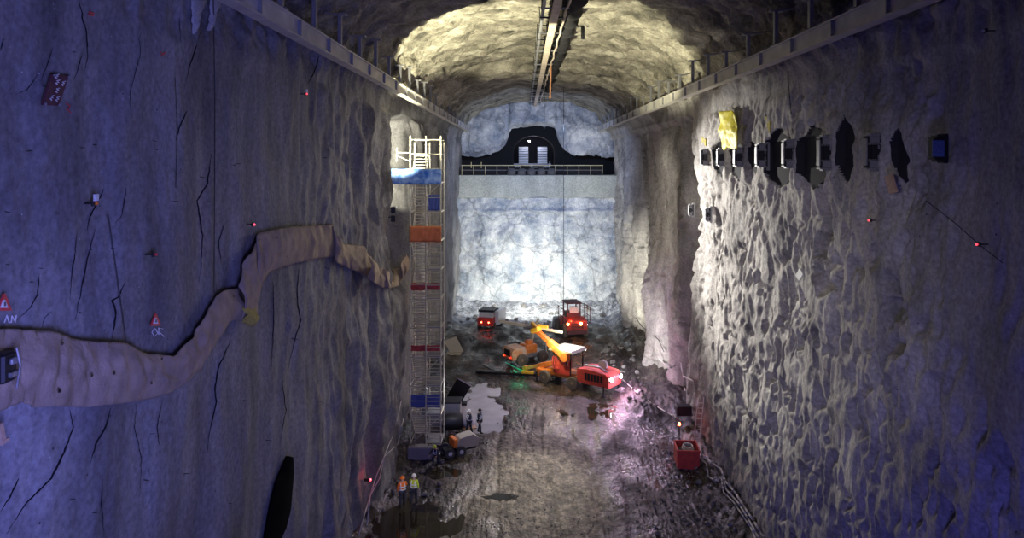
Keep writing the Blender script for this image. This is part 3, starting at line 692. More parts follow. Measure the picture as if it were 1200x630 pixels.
def wall_marker(p, label, m, g, sgn=1, pale=False):
    t = thing('survey_marker', label, 'marker', p, 0, g)
    b = MB(); b.box((0, 0, 0), (.05, .14, .12), bev=.01); b.tube([(-.25 * sgn, 0, 0), (0, 0, 0)], .02, 6); b.build('bracket', 'darkmetal', t)
    b = MB(); b.lump((.06 * sgn, 0, 0), .038, 4, 10, 0); b.build('reflector', m, t, smooth=True)
    if pale: b = MB(); b.box((.06 * sgn, -.02, .12), (.05, .12, .14)); b.build('target_plate', 'signw', t)
wall_marker(on_left(110, 238, .2), 'red and white survey marker on the left wall by the long straight cable', 'hivisor', 'survey markers on the walls', 1, True)
wall_marker(on_left(296, 263, .2), 'tiny red survey lamp just above the peak of the fabric sheet', 'lampred2', 'survey markers on the walls')
wall_marker(on_left(180, 298, .2), 'dull red survey marker between the two vertical cables', 'signr', 'survey markers on the walls')
wall_marker(on_left(358, 110, .2), 'small red and white survey marker below the left beam', 'lampred2', 'survey markers on the walls', 1, True)
wall_marker(on_right(1020, 258, .35, True), 'red survey marker on the rough wall below the timber board', 'lampred2', 'survey markers on the walls', -1)
wall_marker(on_right(1147, 286, .35, True), 'red survey marker on the dark smooth part of the right wall', 'lampred2', 'survey markers on the walls', -1)
wall_marker(on_right(1155, 36, .35, True), 'tiny white marker high on the dark part of the right wall', 'signw', 'survey markers on the walls', -1)

def cable_on(onf, pts, r, label, m='cable', off=.12, name='wall_cable', g=None):
    P = []
    for i in range(len(pts) - 1):
        (x0, y0), (x1, y1) = pts[i], pts[i + 1]; k = max(2, int(math.hypot(x1 - x0, y1 - y0) / 10))
        for j in range(k): t = j / k; P.append((x0 + (x1 - x0) * t, y0 + (y1 - y0) * t))
    P.append(pts[-1]); W = [onf(x, y, off) for x, y in P]; b = MB(); b.tube(W, r, 6)
    return tag(b.build(name, m, loc=W[-1], smooth=True), label, 'cable', g)
cable_on(on_left, [(127, 252), (137, 320), (148, 402)], .012, 'straight thin black cable running down into the fabric sheet')
cable_on(on_left, [(250, 0), (252, 120), (251, 345)], .015, 'long vertical cable ending at the dip of the fabric sheet')
cable_on(on_left, [(205, 90), (208, 150), (206, 220)], .010, 'faint vertical cable left of the long vertical one')
cable_on(on_right, [(922, 65), (925, 110), (930, 165), (931, 176)], .02, 'thin black cable dropping from the beam to the box between the recesses')
cable_on(on_right, [(1085, 235), (1120, 262), (1147, 286), (1175, 308)], .012, 'slanting thin cable through the red marker on the dark wall')
cable_on(on_right, [(846, 160), (838, 172), (833, 178)], .02, 'short cable from the yellow sheet to the farthest box')

o = sheet('wet_stain', 'stain', [(335, 534), (329, 548), (322, 566), (317, 585), (313, 605), (308, 634)], [(344, 536), (345, 552), (343, 575), (341, 597), (336, 618), (329, 634)], on_left, parent=wl, off=.10, nu=60, nv=16, fold=.0, seed=77, thick=.01)
for tp_, bt_ in (([(224, 0), (225, 18), (226, 40)], [(242, 0), (236, 16), (229, 34)]), ([(246, 0), (246, 16), (243, 36)], [(262, 0), (255, 12), (247, 34)])):
    sheet('pale_runoff', 'runoff', tp_, bt_, on_left, parent=wl, off=.05, nu=30, nv=8, fold=.03, seed=70, thick=.01)
# edge objects at the far left of the frame
p = on_left(4, 430, .45); t = thing('junction_machine', 'pale grey bolted junction box poking through the fabric sheet', 'machine', p)
b = MB(); b.box((0, 0, 0), (.25, .35, .5), bev=.04); b.tube([(-.5, 0, .05), (.1, 0, .05)], .07, 10); b.build('housing', 'darkmetal', t)
b = MB(); b.box((.15, .05, .1), (.06, .2, .12), bev=.02); b.box((.15, .05, -.12), (.06, .22, .08)); b.tube([(.15, .1, .3), (.2, .12, 0), (.12, .14, -.4)], .02, 6); b.build('fitting', 'greymetal', t)
p = on_left(1, 508, .3); b = MB(); b.box((0, 0, 0), (.08, .10, .38), Matrix.Rotation(.25, 3, 'X')); b.box((0, .06, -.14), (.1, .16, .06))
o = b.build('timber_bracket', 'wood'); o.location = p; tag(o, 'small timber bracket at the frame edge under the fabric sheet', 'bracket')

# floodlight boxes in the left recess
p = at(470, 244, 50.5); p.x = -9.3
t = thing('floodlight', 'white flat floodlight on a bracket beside the stair tower', 'floodlight', p)
b = MB(); b.box((0, 0, 0), (1.0, .5, .16), Matrix.Rotation(-.2, 3, 'Y'), bev=.03); b.build('lamp_housing', 'whitehelmet', t)
b = MB(); b.bar((-.5, .1, -.1), (-1.6, .1, -.5), .07); b.bar((0, .1, -.1), (-1.5, .1, .4), .05); b.build('bracket', 'greymetal', t)
for (px, py, l) in ((456, 246, 'upper'), (455, 256, 'lower')):
    p = at(px, py, 47.8); p.x = -8.55; b = MB(); b.box((0, 0, 0), (.3, .2, .42), bev=.03); b.tube([(-.4, 0, .1), (0, 0, .1)], .04, 6); o = b.build('switch_box', 'darkmetal'); o.location = p
    tag(o, 'small black switch box on the rock edge by the floodlight, %s one' % l, 'switch box', 'switch boxes by the floodlight')

# ------------------------------------------------------------------ stair tower
SX = (-7.78, -6.70, -5.68); SY = (50.0, 52.0); base = .15
tw = thing('scaffold_stair_tower', 'tall scaffold stair tower with blue and orange sheets standing by the left wall', 'scaffold', (-6.7, 51, base))
TOP = 21.75
for x in SX:
    for y in SY:
        b = MB(); b.tube([(x, y, base), (x, y, TOP if y == 50 else TOP - .4)], .05, 8)
        z = base + 1
        while z < TOP: b.lathe([(.09, -.015), (.09, .015)], (x, y, z), n=8); z += 1
        p = b.build('standard', 'galv', tw, world=True)
        q = MB().box((x, y, base + .02), (.2, .2, .04)); q = q.build('base_plate', 'greymetal', p); q.location = -Vector(tw.location)
lv = [base + .35 + 2 * k for k in range(11)]
for k, z in enumerate(lv):
    for y in SY:
        b = MB(); b.tube([(SX[0], y, z), (SX[2], y, z)], .035, 6); b.tube([(SX[0], y, z + 1), (SX[2], y, z + 1)], .025, 6); b.build('ledger', 'galv', tw, world=True)
    for x in SX:
        b = MB(); b.tube([(x, SY[0], z), (x, SY[1], z)], .035, 6); b.build('ledger', 'galv', tw, world=True)
    if k % 2 == 0 and k < 10:
        b = MB(); b.tube([(SX[0], SY[0] - .06, z), (SX[2], SY[0] - .06, z + 2)], .03, 6); b.build('diagonal_brace', 'galv', tw, world=True)
    if z < 20.5:
        b = MB(); b.box(((SX[1] + SX[2]) / 2, 51.0, z + .04), (1.0, 1.9, .05)); b.build('deck', 'greymetal', tw, world=True)
        st = MB(); nT = 9
        for i in range(nT):
            f = (i + .5) / nT; yy = SY[0] + .15 + (SY[1] - SY[0] - .3) * (f if k % 2 else 1 - f)
            st.box(((SX[0] + SX[1]) / 2, yy, z + .05 + f * 1.95), (.95, .24, .035))
        for xs in (SX[0] + .06, SX[1] - .06):
            st.bar((xs, SY[0] + .1 if k % 2 else SY[1] - .1, z), (xs, SY[1] - .1 if k % 2 else SY[0] + .1, z + 2), .04, .14)
        st.build('stair_flight', 'galv', tw, world=True)
    if z < 14.5:
        ld = MB()
        for i in range(7): ld.tube([(SX[1] + .08, SY[0] + .02, z + .28 * i + .12), (SX[2] - .05, SY[0] + .02, z + .28 * i + .12)], .028, 5)
        ld.build('rung_panel', 'galv', tw, world=True)
def wavy(name, m, x0, x1, z0, z1, y, parent, seed, amp=.05, label=None, nu=30, nv=8):
    U, Vv = np.meshgrid(np.linspace(0, 1, nu), np.linspace(0, 1, nv), indexing='ij')
    P = np.stack([x0 + (x1 - x0) * U, y + amp * fbm(U * 6 + seed, Vv * 2, seed, 3), z0 + (z1 - z0) * Vv + .04 * pn(U * 5, Vv, seed)], -1)
    o = grid_mesh(name, P, M[m], parent)
    if parent is not None: o.location = -Vector(parent.location)
    s = o.modifiers.new('t', 'SOLIDIFY'); s.thickness = .015
    if label: o['label'] = label
    return o
M['bluewrap'] = mat('blue_white_wrap', (.36, .56, .86), .5, noise=((.01, .13, .60), 2.6), bump=.3)
wavy('wrap_sheet', 'bluewrap', -9.65, -5.62, 18.42, 19.48, 49.85, tw, 2, label='bright blue and white wrap sheet')
wavy('safety_net', 'orangenet', -7.82, -5.62, 14.45, 15.55, 49.88, tw, 4, label='orange safety net')
wavy('side_panel', 'bluepanel', -6.55, -5.75, 16.6, 17.7, 50.15, tw, 5, label='dark blue panel')
wavy('safety_net', 'red', -7.8, -5.7, 11.1, 11.6, 50.1, tw, 6, label='dull red net')
wavy('safety_net', 'red', -7.8, -5.7, 6.9, 7.3, 50.1, tw, 7, label='dull red net')
wavy('wrap_sheet', 'bluepanel', -7.8, -5.7, 3.0, 3.9, 50.12, tw, 8, label='dark blue sheet')
b = MB(); b.tube([(SX[0], 49.9, 20.6), (-8.7, 49.9, 20.6)], .03, 6); b.tube([(-8.7, 49.9, 20.9), (-8.7, 49.9, 20.0)], .04, 6); b.tube([(-8.7, 49.9, 20.4), (SX[0], 49.9, 20.0)], .025, 6); b.build('side_outrigger', 'galv', tw, world=True)

# ------------------------------------------------------------------ people
def skin(name, verts, edges, rad, m, parent, sub=1, root=0):
    me = bpy.data.meshes.new(name); me.from_pydata(verts, edges, []); o = bpy.data.objects.new(name, me); C.objects.link(o)
    o.modifiers.new('s', 'SKIN'); 
    for i, r in enumerate(rad):
        sv = me.skin_vertices[0].data[i]; rr = r if isinstance(r, tuple) else (r, r); sv.radius = rr; sv.use_root = (i == root)
    s = o.modifiers.new('d', 'SUBSURF'); s.levels = s.render_levels = sub
    dg = bpy.context.evaluated_depsgraph_get(); dg.update()
    nm = bpy.data.meshes.new_from_object(o.evaluated_get(dg)); nm.name = name
    nm.polygons.foreach_set('use_smooth', [True] * len(nm.polygons)); nm.materials.clear(); nm.materials.append(M[m])
    bpy.data.objects.remove(o); bpy.data.meshes.remove(me)
    r = bpy.data.objects.new(name, nm); C.objects.link(r)
    if parent is not None: r.parent = parent
    return r
def person(loc, rz, label, jacket, trousers, helmet, armL, armR, stride=.1, bend=0.0, kneel=False, group=None, band='reflect'):
    """arms: (elbow, wrist) relative to the shoulder; figure faces local +y"""
    pz = .93 if not kneel else .55
    pel = Vector((0, 0, pz)); up = Vector((0, math.sin(bend), math.cos(bend)))
    wa, ch, nk, hd, tp = pel + up * .14, pel + up * .40, pel + up * .55, pel + up * .64 + Vector((0, .02, 0)), pel + up * .79 + Vector((0, .03, 0))
    V, E, R = [], [], []
    def a(p, r, par=None):
        V.append(tuple(p)); R.append(r)
        if par is not None: E.append((par, len(V) - 1))
        return len(V) - 1
    i0 = a(pel, (.15, .11)); i1 = a(wa, (.14, .10), i0); i2 = a(ch, (.17, .12), i1); i3 = a(nk, (.06, .06), i2); i4 = a(hd, (.085, .095), i3); i5 = a(tp, (.07, .08), i4)
    J = {'arm': [], 'leg': []}
    for s, (el, wr_) in ((-1, armL), (1, armR)):
        sh = ch + Vector((s * .19, 0, 0)) + up * .08; e = sh + Vector(el); w = e + Vector(wr_)
        k1 = a(sh, .065, i2); k2 = a(e, .045, k1); k3 = a(w, .030, k2); d = (w - e).normalized(); side = d.cross(Vector((0, 1, 0))); side = side.normalized() if side.length > .1 else Vector((1, 0, 0))
        pm = a(w + d * .07, (.032, .018), k3)
        for q in range(4):
            f1 = w + d * .10 + side * (q - 1.5) * .019; f2 = f1 + d * (.045 - .004 * abs(q - 1.3)) + Vector((0, .012, 0)); k4 = a(f1, .009, pm); a(f2, .007, k4)
        th1 = a(w + d * .04 + side * .035, .010, k3); a(w + d * .08 + side * .05 + Vector((0, .01, 0)), .008, th1)
        J['arm'].append((sh, e, w))
    for s in (-1, 1):
        hp = pel + Vector((s * .10, 0, -.05))
        if kneel:
            kn = Vector((s * .14, .38 if s > 0 else .18, .48 if s > 0 else .08)); an = Vector((s * .14, .32 if s > 0 else -.25, .08))
        else: kn = Vector((s * .11, s * stride * .6 + .03, .50)); an = Vector((s * .12, s * stride, .09))
        h = a(hp, .095, i0); k = a(kn, .065, h); n_ = a(an, .045, k); a(an + Vector((0, .14, -.05)), (.04, .03), n_)
        J['leg'].append((hp, kn, an))
    body = skin('person', V, E, R, 'skin', None, 1); body.location = loc; body.rotation_euler = (0, 0, rz); tag(body, label, 'person', group)
    # face
    b = MB(); f = hd + Vector((0, .09, .02)); b.lump(f + Vector((0, .02, 0)), .018, 1, 6, 0, (.7, 1, 1.4))
    for s in (-1, 1): b.lump(hd + Vector((s * .095, 0, .03)), .022, 2, 6, 0, (.5, .8, 1.2))
    b.build('nose_and_ears', 'skin', body, smooth=True)
    b = MB()
    for s in (-1, 1): b.lump(f + Vector((s * .035, .0, .04)), .011, 2, 6, 0)
    b.box(f + Vector((0, .0, -.045)), (.05, .01, .012)); b.build('eyes_and_mouth', 'darkmetal', body)
    # clothes follow the same joints
    jv = [tuple(pel + up * .02), tuple(wa), tuple(ch), tuple(ch + up * .10)]; je = [(0, 1), (1, 2), (2, 3)]; jr = [(.175, .135), (.165, .13), (.195, .145), (.12, .10)]
    for (sh, e, w) in J['arm']:
        n0 = len(jv); jv += [tuple(sh), tuple(e), tuple(e.lerp(w, .85))]; je += [(2, n0), (n0, n0 + 1), (n0 + 1, n0 + 2)]; jr += [.085, .065, .05]
    jk = skin('jacket', jv, je, jr, jacket, body, 1)
    tv = [tuple(pel)]; te = []; tr = [(.165, .13)]
    for (hp, kn, an) in J['leg']:
        n0 = len(tv); tv += [tuple(hp), tuple(kn), tuple(an + Vector((0, 0, .05)))]; te += [(0, n0), (n0, n0 + 1), (n0 + 1, n0 + 2)]; tr += [.11, .085, .07]
    skin('trousers', tv, te, tr, trousers, body, 1)
    for (hp, kn, an) in J['leg']:
        b = MB(); b.box(an + Vector((0, .05, -.035)), (.11, .29, .10), bev=.03); b.lathe([(.06, -.02), (.065, .14)], an, n=10); b.build('boot', 'boot', body)
    # helmet: dome with brim
    b = MB(); hc = hd.lerp(tp, .45)
    b.lathe([(.150, 0), (.152, .015), (.125, .02), (.122, .06), (.10, .11), (.06, .145), (.01, .155)], hc, n=16); b.box(hc + Vector((0, .14, .01)), (.16, .08, .015)); b.build('helmet', helmet, body, smooth=True)
    # reflective bands round torso and over the shoulders
    b = MB()
    for q in (.10, .26):
        c = pel + up * q; pts = [c + Vector((.195 * math.cos(t), .155 * math.sin(t), 0)) for t in np.linspace(0, 2 * math.pi, 19)]; b.tube(pts, .028, 6, cap=False)
    for s in (-1, 1):
        for sy in (-1, 1): b.tube([pel + up * .10 + Vector((s * .10, sy * .155, 0)), pel + up * .35 + Vector((s * .11, sy * .165, 0)), pel + up * .50 + Vector((s * .10, sy * .06, 0))], .027, 6)
    b.build('reflective_band', band, body)
    return body
dn = ((-.06, .02, -.27), (-.02, .06, -.25)); dnr = ((.06, .02, -.27), (.02, .06, -.25))
pa, pb = on_floor(471.5, 594), on_floor(484, 594); pb.y += .3
person(Vector((pa.x, pa.y, .02)), .3, 'person in orange helmet and yellow reflective vest by the puddle, one further from the beam wall gravel', 'hivisor', 'navy', 'hivisor', dn, ((.08, .12, -.22), (-.02, .22, .02)))['label'] = 'standing person beside the puddle, nearer the wall, in an orange helmet'
person(Vector((pb.x, pb.y, .02)), -.2, 'standing person beside the puddle, farther from the wall, in a white-topped helmet', 'hivis', 'navy', 'whitehelmet', ((-.10, .10, -.22), (.02, .20, .05)), dnr)
for px, py, rz, lab, k in ((550, 508, 2.2, 'standing person with pale reflective bands beside the trailer, nearer the tower', 0), (562, 507, -2.0, 'standing person with pale reflective bands nearest the open muddy floor', 1)):
    p = on_floor(px, py); p.z = max(0, fh(p.x, p.y)) + .02
    person(p, rz, lab, 'navy', 'navy', 'darkmetal' if k else 'whitehelmet', dn if k else ((-.1, .1, -.22), (.05, .22, .05)), dnr, stride=.16)
p = Vector((-5.72, 48.3, fh(-5.72, 48.3)))
person(p, 2.8, 'crouching person in a yellow helmet working behind the grey concrete block', 'navy', 'navy', 'hivis', ((-.08, .18, -.18), (.02, .2, -.1)), ((.08, .18, -.18), (-.02, .2, -.1)), bend=.5, kneel=True)

# ------------------------------------------------------------------ things at the foot of the tower
def grounded(px, py): p = on_floor(px, py); p.z = fh(p.x, p.y); return p
p = on_floor(495, 532.5); p.y -= .45; t = thing('concrete_block', 'long grey concrete block lying in front of the stair tower', 'concrete block', (p.x, p.y, fh(p.x, p.y) - .05))
b = MB(); b.box((0, 0, .45), (1.8, .7, .9), bev=.06); b.build('block', mat('block_grey', (.30, .29, .31), .8, bump=.3), t)
b = MB()
for s in (-.6, .6): b.tube([(s - .12, 0, .86), (s - .1, 0, 1.0), (s + .1, 0, 1.0), (s + .12, 0, .86)], .02, 6)
b.build('lifting_loop', 'darkmetal', t)
p = on_floor(533, 531.5); t = thing('compressor_trailer', 'small two-wheeled trailer with beige hood and orange panel by the concrete block', 'trailer', (p.x, p.y, fh(p.x, p.y)), .45)
b = MB(); b.prism([(.0, .45), (1.55, .55), (1.65, 1.0), (1.2, 1.35), (.25, 1.2), (0, .9)], -.45, .45); b.build('hood', 'beige', t)
b = MB(); b.box((-.1, 0, .9), (.32, .94, .6), bev=.05); b.build('end_panel', 'hivisor', t)
b = MB(); b.box((.3, 0, .42), (2.2, .8, .12)); b.build('chassis', 'darkmetal', t)
for (x, y) in ((-.55, -.55), (.25, -.55), (-.55, .55), (.25, .55)):
    b = MB(); b.lathe([(.2, -.1), (.33, -.1), (.36, -.05), (.36, .05), (.33, .1), (.2, .1)], (x, y, .36), 'y', 18); w = b.build('wheel', 'rubber', t, smooth=True)
    b = MB(); b.lathe([(.05, -.12), (.19, -.09), (.19, .09), (.05, .12)], (x, y, .36), 'y', 14); b.build('hub', 'whitehelmet', w, smooth=True)
# other stores behind the tower foot
p = grounded(549, 498); t = thing('tarped_pallet', 'low pallet under a pale lilac sheet beside the trailer', 'pallet', p, .3)
b = MB(); b.box((0, 0, .07), (1.1, .9, .14)); b.build('pallet', 'wood', t); b = MB(); b.lump((0, 0, .42), .52, 31, 14, .18, (1, .8, .68)); b.build('cover', mat('lilac_sheet', (.46, .44, .58), .6, bump=.4), t, smooth=True)
p = grounded(531, 507); t = thing('site_tank', 'dark cylindrical tank on skids behind the trailer', 'tank', p, .2)
b = MB(); b.lathe([(.1, -.75), (.5, -.7), (.58, -.5), (.58, .5), (.5, .7), (.1, .75)], (0, 0, .85), 'x', 18); b.build('tank', 'darkmetal', t, smooth=True)
b = MB(); [b.box((s, 0, .14), (.1, 1.0, .3)) for s in (-.5, .5)]; b.build('skid', 'greymetal', t)
p = grounded(500, 492); t = thing('site_container', 'grey ribbed site container behind the foot of the stair tower', 'container', (-6.2, 55.3, fh(-6.2, 55.3)))
b = MB(); b.box((0, 0, .9), (2.9, 1.3, 1.7), bev=.04)
for i in range(10): b.box((-1.3 + i * .29, -.67, .9), (.12, .06, 1.4))
b.build('body', 'greymetal', t); b = MB(); b.box((0, 0, 1.8), (3.0, 1.4, .1)); b.build('lid', 'darkmetal', t)
for i, (px, py, L, rz, m, lab) in enumerate(((537, 470, 2.6, .5, 'darkmetal', 'dark steel plate leaning behind the tower foot'), (532, 415, 2.2, -.4, 'beige', 'pale slab propped up against the far side of the tower'))):
    p = grounded(px, py); b = MB(); b.box((0, 0, L * .38), (1.3, .12, L * .9), Matrix.Rotation(rz, 3, 'Y') @ Matrix.Rotation(.35, 3, 'X')); b.box((0, -.2, .1), (1.5, .7, .25), bev=.04)
    o = b.build('leaning_plate' if i == 0 else 'pale_slab', m); o.location = p; tag(o, lab, 'plate' if i == 0 else 'slab')

# ------------------------------------------------------------------ vehicles
def wheel(t, x, y, r, w, m='mudrubber', rim='rim'):
    b = MB(); b.lathe([(r * .55, -w / 2), (r * .9, -w / 2), (r, -w * .36), (r, w * .36), (r * .9, w / 2), (r * .55, w / 2)], (x, y, r), 'y', 24)
    for k in range(16):
        a = 2 * math.pi * k / 16; b.box((x + (r) * math.cos(a), y, r + r * math.sin(a)), (r * .12, w * .8, r * .10), Matrix.Rotation(-a, 3, 'Y'))
    o = b.build('wheel', m, t, smooth=True)
    b = MB(); s = 1 if y > 0 else -1; b.lathe([(r * .12, -w * .55), (r * .5, -w * .42), (r * .56, -w * .3), (r * .56, w * .3), (r * .5, w * .42), (r * .12, w * .55)], (x, y, r), 'y', 18); b.build('rim', rim, o, smooth=True)
def lamp(t, p, r, m, ax='x'):
    b = MB(); b.lathe([(r * .6, -.06), (r * 1.2, 0), (r * 1.2, .04)], p, ax, 14); h = b.build('lamp_housing', 'darkmetal', t)
    b = MB(); b.lump(p, r, 1, 12, 0, (.8, .8, .8)); b.build('lamp_lens', m, h, smooth=True)

# drilling jumbo: local +x = forward (to the booms)
jr = math.atan2(.62, -.78)
JB = Vector((5.05, 64.4, 0)); JB.z = fh(JB.x, JB.y) + .02
t = thing('drilling_jumbo', 'orange two-boom drilling jumbo with a canopy and bright rear lamps', 'drill rig', JB, jr)
b = MB(); b.box((.9, 0, .95), (6.6, 1.5, .5), bev=.08); b.box((3.6, 0, .8), (1.2, 2.0, .7), bev=.08); b.build('chassis', 'orange', t)
b = MB(); b.prism([(-3.6, .75), (-.4, .75), (-.4, 1.9), (-1.4, 2.05), (-3.3, 1.9), (-3.6, 1.6)], -1.05, 1.05); b.build('engine_cover', 'red', t)
b = MB(); [b.box((-2.9 + i * .32, -1.07, 1.4), (.2, .05, .6)) for i in range(6)]; [b.box((-2.9 + i * .32, 1.07, 1.4), (.2, .05, .6)) for i in range(6)]; b.build('grille', 'darkmetal', t)
b = MB(); b.tube([(-3.6, 0, 1.5), (-2.5, .7, 2.3), (-1.0, .7, 2.25)], .09, 8); b.lathe([(.2, -.14), (.42, -.14), (.42, .14), (.2, .14)], (-2.3, -.2, 2.3), 'y', 20); b.build('hose_reel', 'greymetal', t, smooth=True)
for (x, y) in ((0, -1.05), (0, 1.05), (3.1, -1.05), (3.1, 1.05)): wheel(t, x, y, .56, .42)
b = MB()
for (x, y) in ((.35, -.95), (.35, .95), (2.15, -.95), (2.15, .95)): b.bar((x, y, 1.1), (x, y, 3.1), .09)
b.build('canopy_post', 'darkmetal', t)
b = MB(); b.prism([(.0, 3.08), (2.7, 3.08), (2.5, 3.28), (.2, 3.28)], -1.15, 1.15); b.build('canopy_roof', mat('canopy_grey', (.40, .40, .34), .5), t)
b = MB(); b.box((1.1, .35, 1.55), (.5, .5, .12), bev=.03); b.box((.85, .35, 1.9), (.12, .5, .6), bev=.03); b.box((1.9, .3, 1.7), (.2, .9, .8), bev=.04); b.box((1.3, .95, 1.5), (1.7, .05, .8)); b.build('driver_station', 'red', t)
b = MB(); b.box((2.0, -.98, 1.2), (.5, .2, .05)); b.box((2.0, -1.02, .85), (.5, .2, .05)); b.bar((1.75, -1.05, .7), (1.75, -.95, 1.3), .04); b.build('step', 'yelpaint', t)
# boom one: raised
def W(px, py, Y): 
    p = at(px, py, Y) - JB; c, s = math.cos(-jr), math.sin(-jr); return Vector((p.x * c - p.y * s, p.x * s + p.y * c, p.z))
a, c = W(663, 418, 64.2), W(628, 386, 66.5)
def boom(a, c, w, m, name='boom'):
    b = MB(); b.bar(a, a.lerp(c, .55), w, w * 1.1, bev=.04); b.bar(a.lerp(c, .5), c, w * .72, w * .75, bev=.03)
    b.lathe([(w * .7, -w * .6), (w * .7, w * .6)], a, 'y', 16); b.lathe([(w * .6, -w * .5), (w * .6, w * .5)], c, 'y', 16)
    o = b.build(name, m, t)
    b = MB(); d = (c - a); off = Vector((0, 0, -w * .9)); b.tube([a + d * .08 + off * 1.3, a + d * .5 + off], .09, 8); b.tube([a + d * .45 + off, a + d * .7 + off * .5], .05, 8); b.build('hydraulic_cylinder', 'yelpaint', o)
boom(a, c, .55, 'orange')
a2, c2 = W(655, 424, 65.2), W(616, 431, 68)
boom(a2, c2, .42, 'orange')
b = MB(); b.box(c, (.9, .7, .45), Matrix.Rotation(.4, 3, 'Y'), bev=.06); b.tube([c + Vector((-.3, .2, .2)), c + Vector((.6, -.2, .5))], .16, 8); b.build('rotation_unit', 'yelpaint', t)
def feed(p, q, m, name='drill_feed'):
    b = MB(); b.bar(p, q, .16, .22); d = (q - p); 
    for k in range(9): b.bar(p + d * (k + .5) / 9 + Vector((0, 0, .12)), p + d * (k + .58) / 9 + Vector((0, 0, .12)), .22, .08)
    b.lathe([(.12, -.1), (.12, .1)], p, 'x', 12); o = b.build(name, m, t)
    b = MB(); b.bar(p + d * .62 + Vector((0, 0, .22)), p + d * .78 + Vector((0, 0, .22)), .3, .26, bev=.03); b.build('rock_drill', 'yelpaint', o); 
    b = MB(); b.tube([p + Vector((0, 0, .25)), p + d * .62 + Vector((0, 0, .25))], .03, 6); b.build('drill_steel', 'greymetal', o)
feed(W(586, 376, 68.5), W(659, 389, 65.5), 'beige')
feed(W(559, 436, 68.5), W(645, 440, 66.2), 'darkmetal')
b = MB()
for (x0, x1, dip) in ((596, 614, 12), (617, 628, 14), (600, 612, 9)):
    b.tube([W(x0 + (x1 - x0) * k / 10, 436 + dip * math.sin(math.pi * k / 10), 67.5) for k in range(11)], .055, 6)
b.build('hose', 'rubber', t, smooth=True)
b = MB()
for (x0, x1, dip) in ((598, 618, 9), (602, 616, 4)):
    b.tube([W(x0 + (x1 - x0) * k / 10, 434 + dip * math.sin(math.pi * k / 10), 67.4) for k in range(11)], .05, 6)
b.tube([W(592, 424, 68), W(603, 430, 68), W(612, 434, 67.5), W(617, 436, 67)], .04, 6)
b.build('hose', 'greenglow', t, smooth=True)['label'] = 'green painted loop for the light lines'  # green tubes put in for the green light lines
b = MB(); b.lathe([(.10, -.1), (.12, 0), (.1, .1)], W(661, 430, 64.6), n=8)
for k in range(7): b.tube([W(648 + k * 2.3, 417, 64.9), W(647 + k * 2.5, 424 + (k % 3) * 2, 64.8), W(649 + k * 2.1, 432, 64.6)], .05, 6)
b.build('hose_bundle', 'red', t, smooth=True)
b = MB()
for (x, y) in ((3.9, -1.2), (3.9, 1.2), (-3.2, -1.2), (-3.2, 1.2)): b = MB(); b.lathe([(.22, 0), (.22, .05), (.07, .08), (.07, .9)], (x, y, .02), n=12); b.build('stabiliser', 'darkmetal', t, smooth=True)
lamp(t, Vector((-3.68, -.75, 1.45)), .24, 'lamppink'); lamp(t, Vector((-3.68, .75, 1.45)), .24, 'lampw')
lamp(t, Vector((2.1, -1.25, .75)), .07, emis('lamp_yellowish', (1, .95, .5), 25)); lamp(t, Vector((.3, -1.25, 2.95)), .09, 'lampw')

# rear machine (service rig) left of the jumbo
R2 = grounded(615, 424); t = thing('service_rig', 'grey and orange low tractor rig with red tail lamps behind the lower drill boom', 'work machine', (R2.x, R2.y, R2.z), math.atan2(.55, .85))
b = MB(); b.box((.3, 0, .75), (3.6, 1.3, .45), bev=.06); b.build('chassis', 'greymetal', t)
b = MB(); b.prism([(-2.0, .6), (-.5, .6), (-.3, 1.3), (-.5, 1.75), (-1.8, 1.7), (-2.05, 1.4)], -.9, .9); b.build('engine_cover', mat('worn_cover', (.62, .50, .40), .5, noise=((.6, .25, .1), 2)), t)
b = MB(); b.box((-2.06, 0, 1.25), (.06, 1.0, .6)); b.build('grille', 'darkmetal', t)
b = MB(); b.box((.4, 0, 1.35), (1.4, 1.3, .9), bev=.1); b.box((.5, 0, 1.95), (.7, .6, .4), bev=.06); b.build('cab_body', 'orange', t)
b = MB(); b.bar((.9, .2, 1.8), (1.3, .1, 3.4), .25, bev=.04); b.bar((1.3, .1, 3.4), (1.7, 0, 4.2), .16); b.build('mast', 'beige', t)
for (x, y) in ((-1.0, -.95), (-1.0, .95), (1.5, -.95), (1.5, .95)): wheel(t, x, y, .56, .38)
b = MB(); b.tube([Vector((2.3 + .0 * math.cos(a), -.9 + .5 * math.cos(a), 1.2 + .8 * math.sin(a))) for a in np.linspace(0, 2 * math.pi, 20)], .06, 6); b.tube([Vector((2.4, -.7 + .4 * math.cos(a), 1.1 + .6 * math.sin(a))) for a in np.linspace(0, 2 * math.pi, 20)], .05, 6); b.build('hose_coil', 'whitecable', t, smooth=True)
lamp(t, Vector((-2.1, -.55, .85)), .10, 'lampr'); lamp(t, Vector((-2.1, .55, .85)), .10, 'lampr')

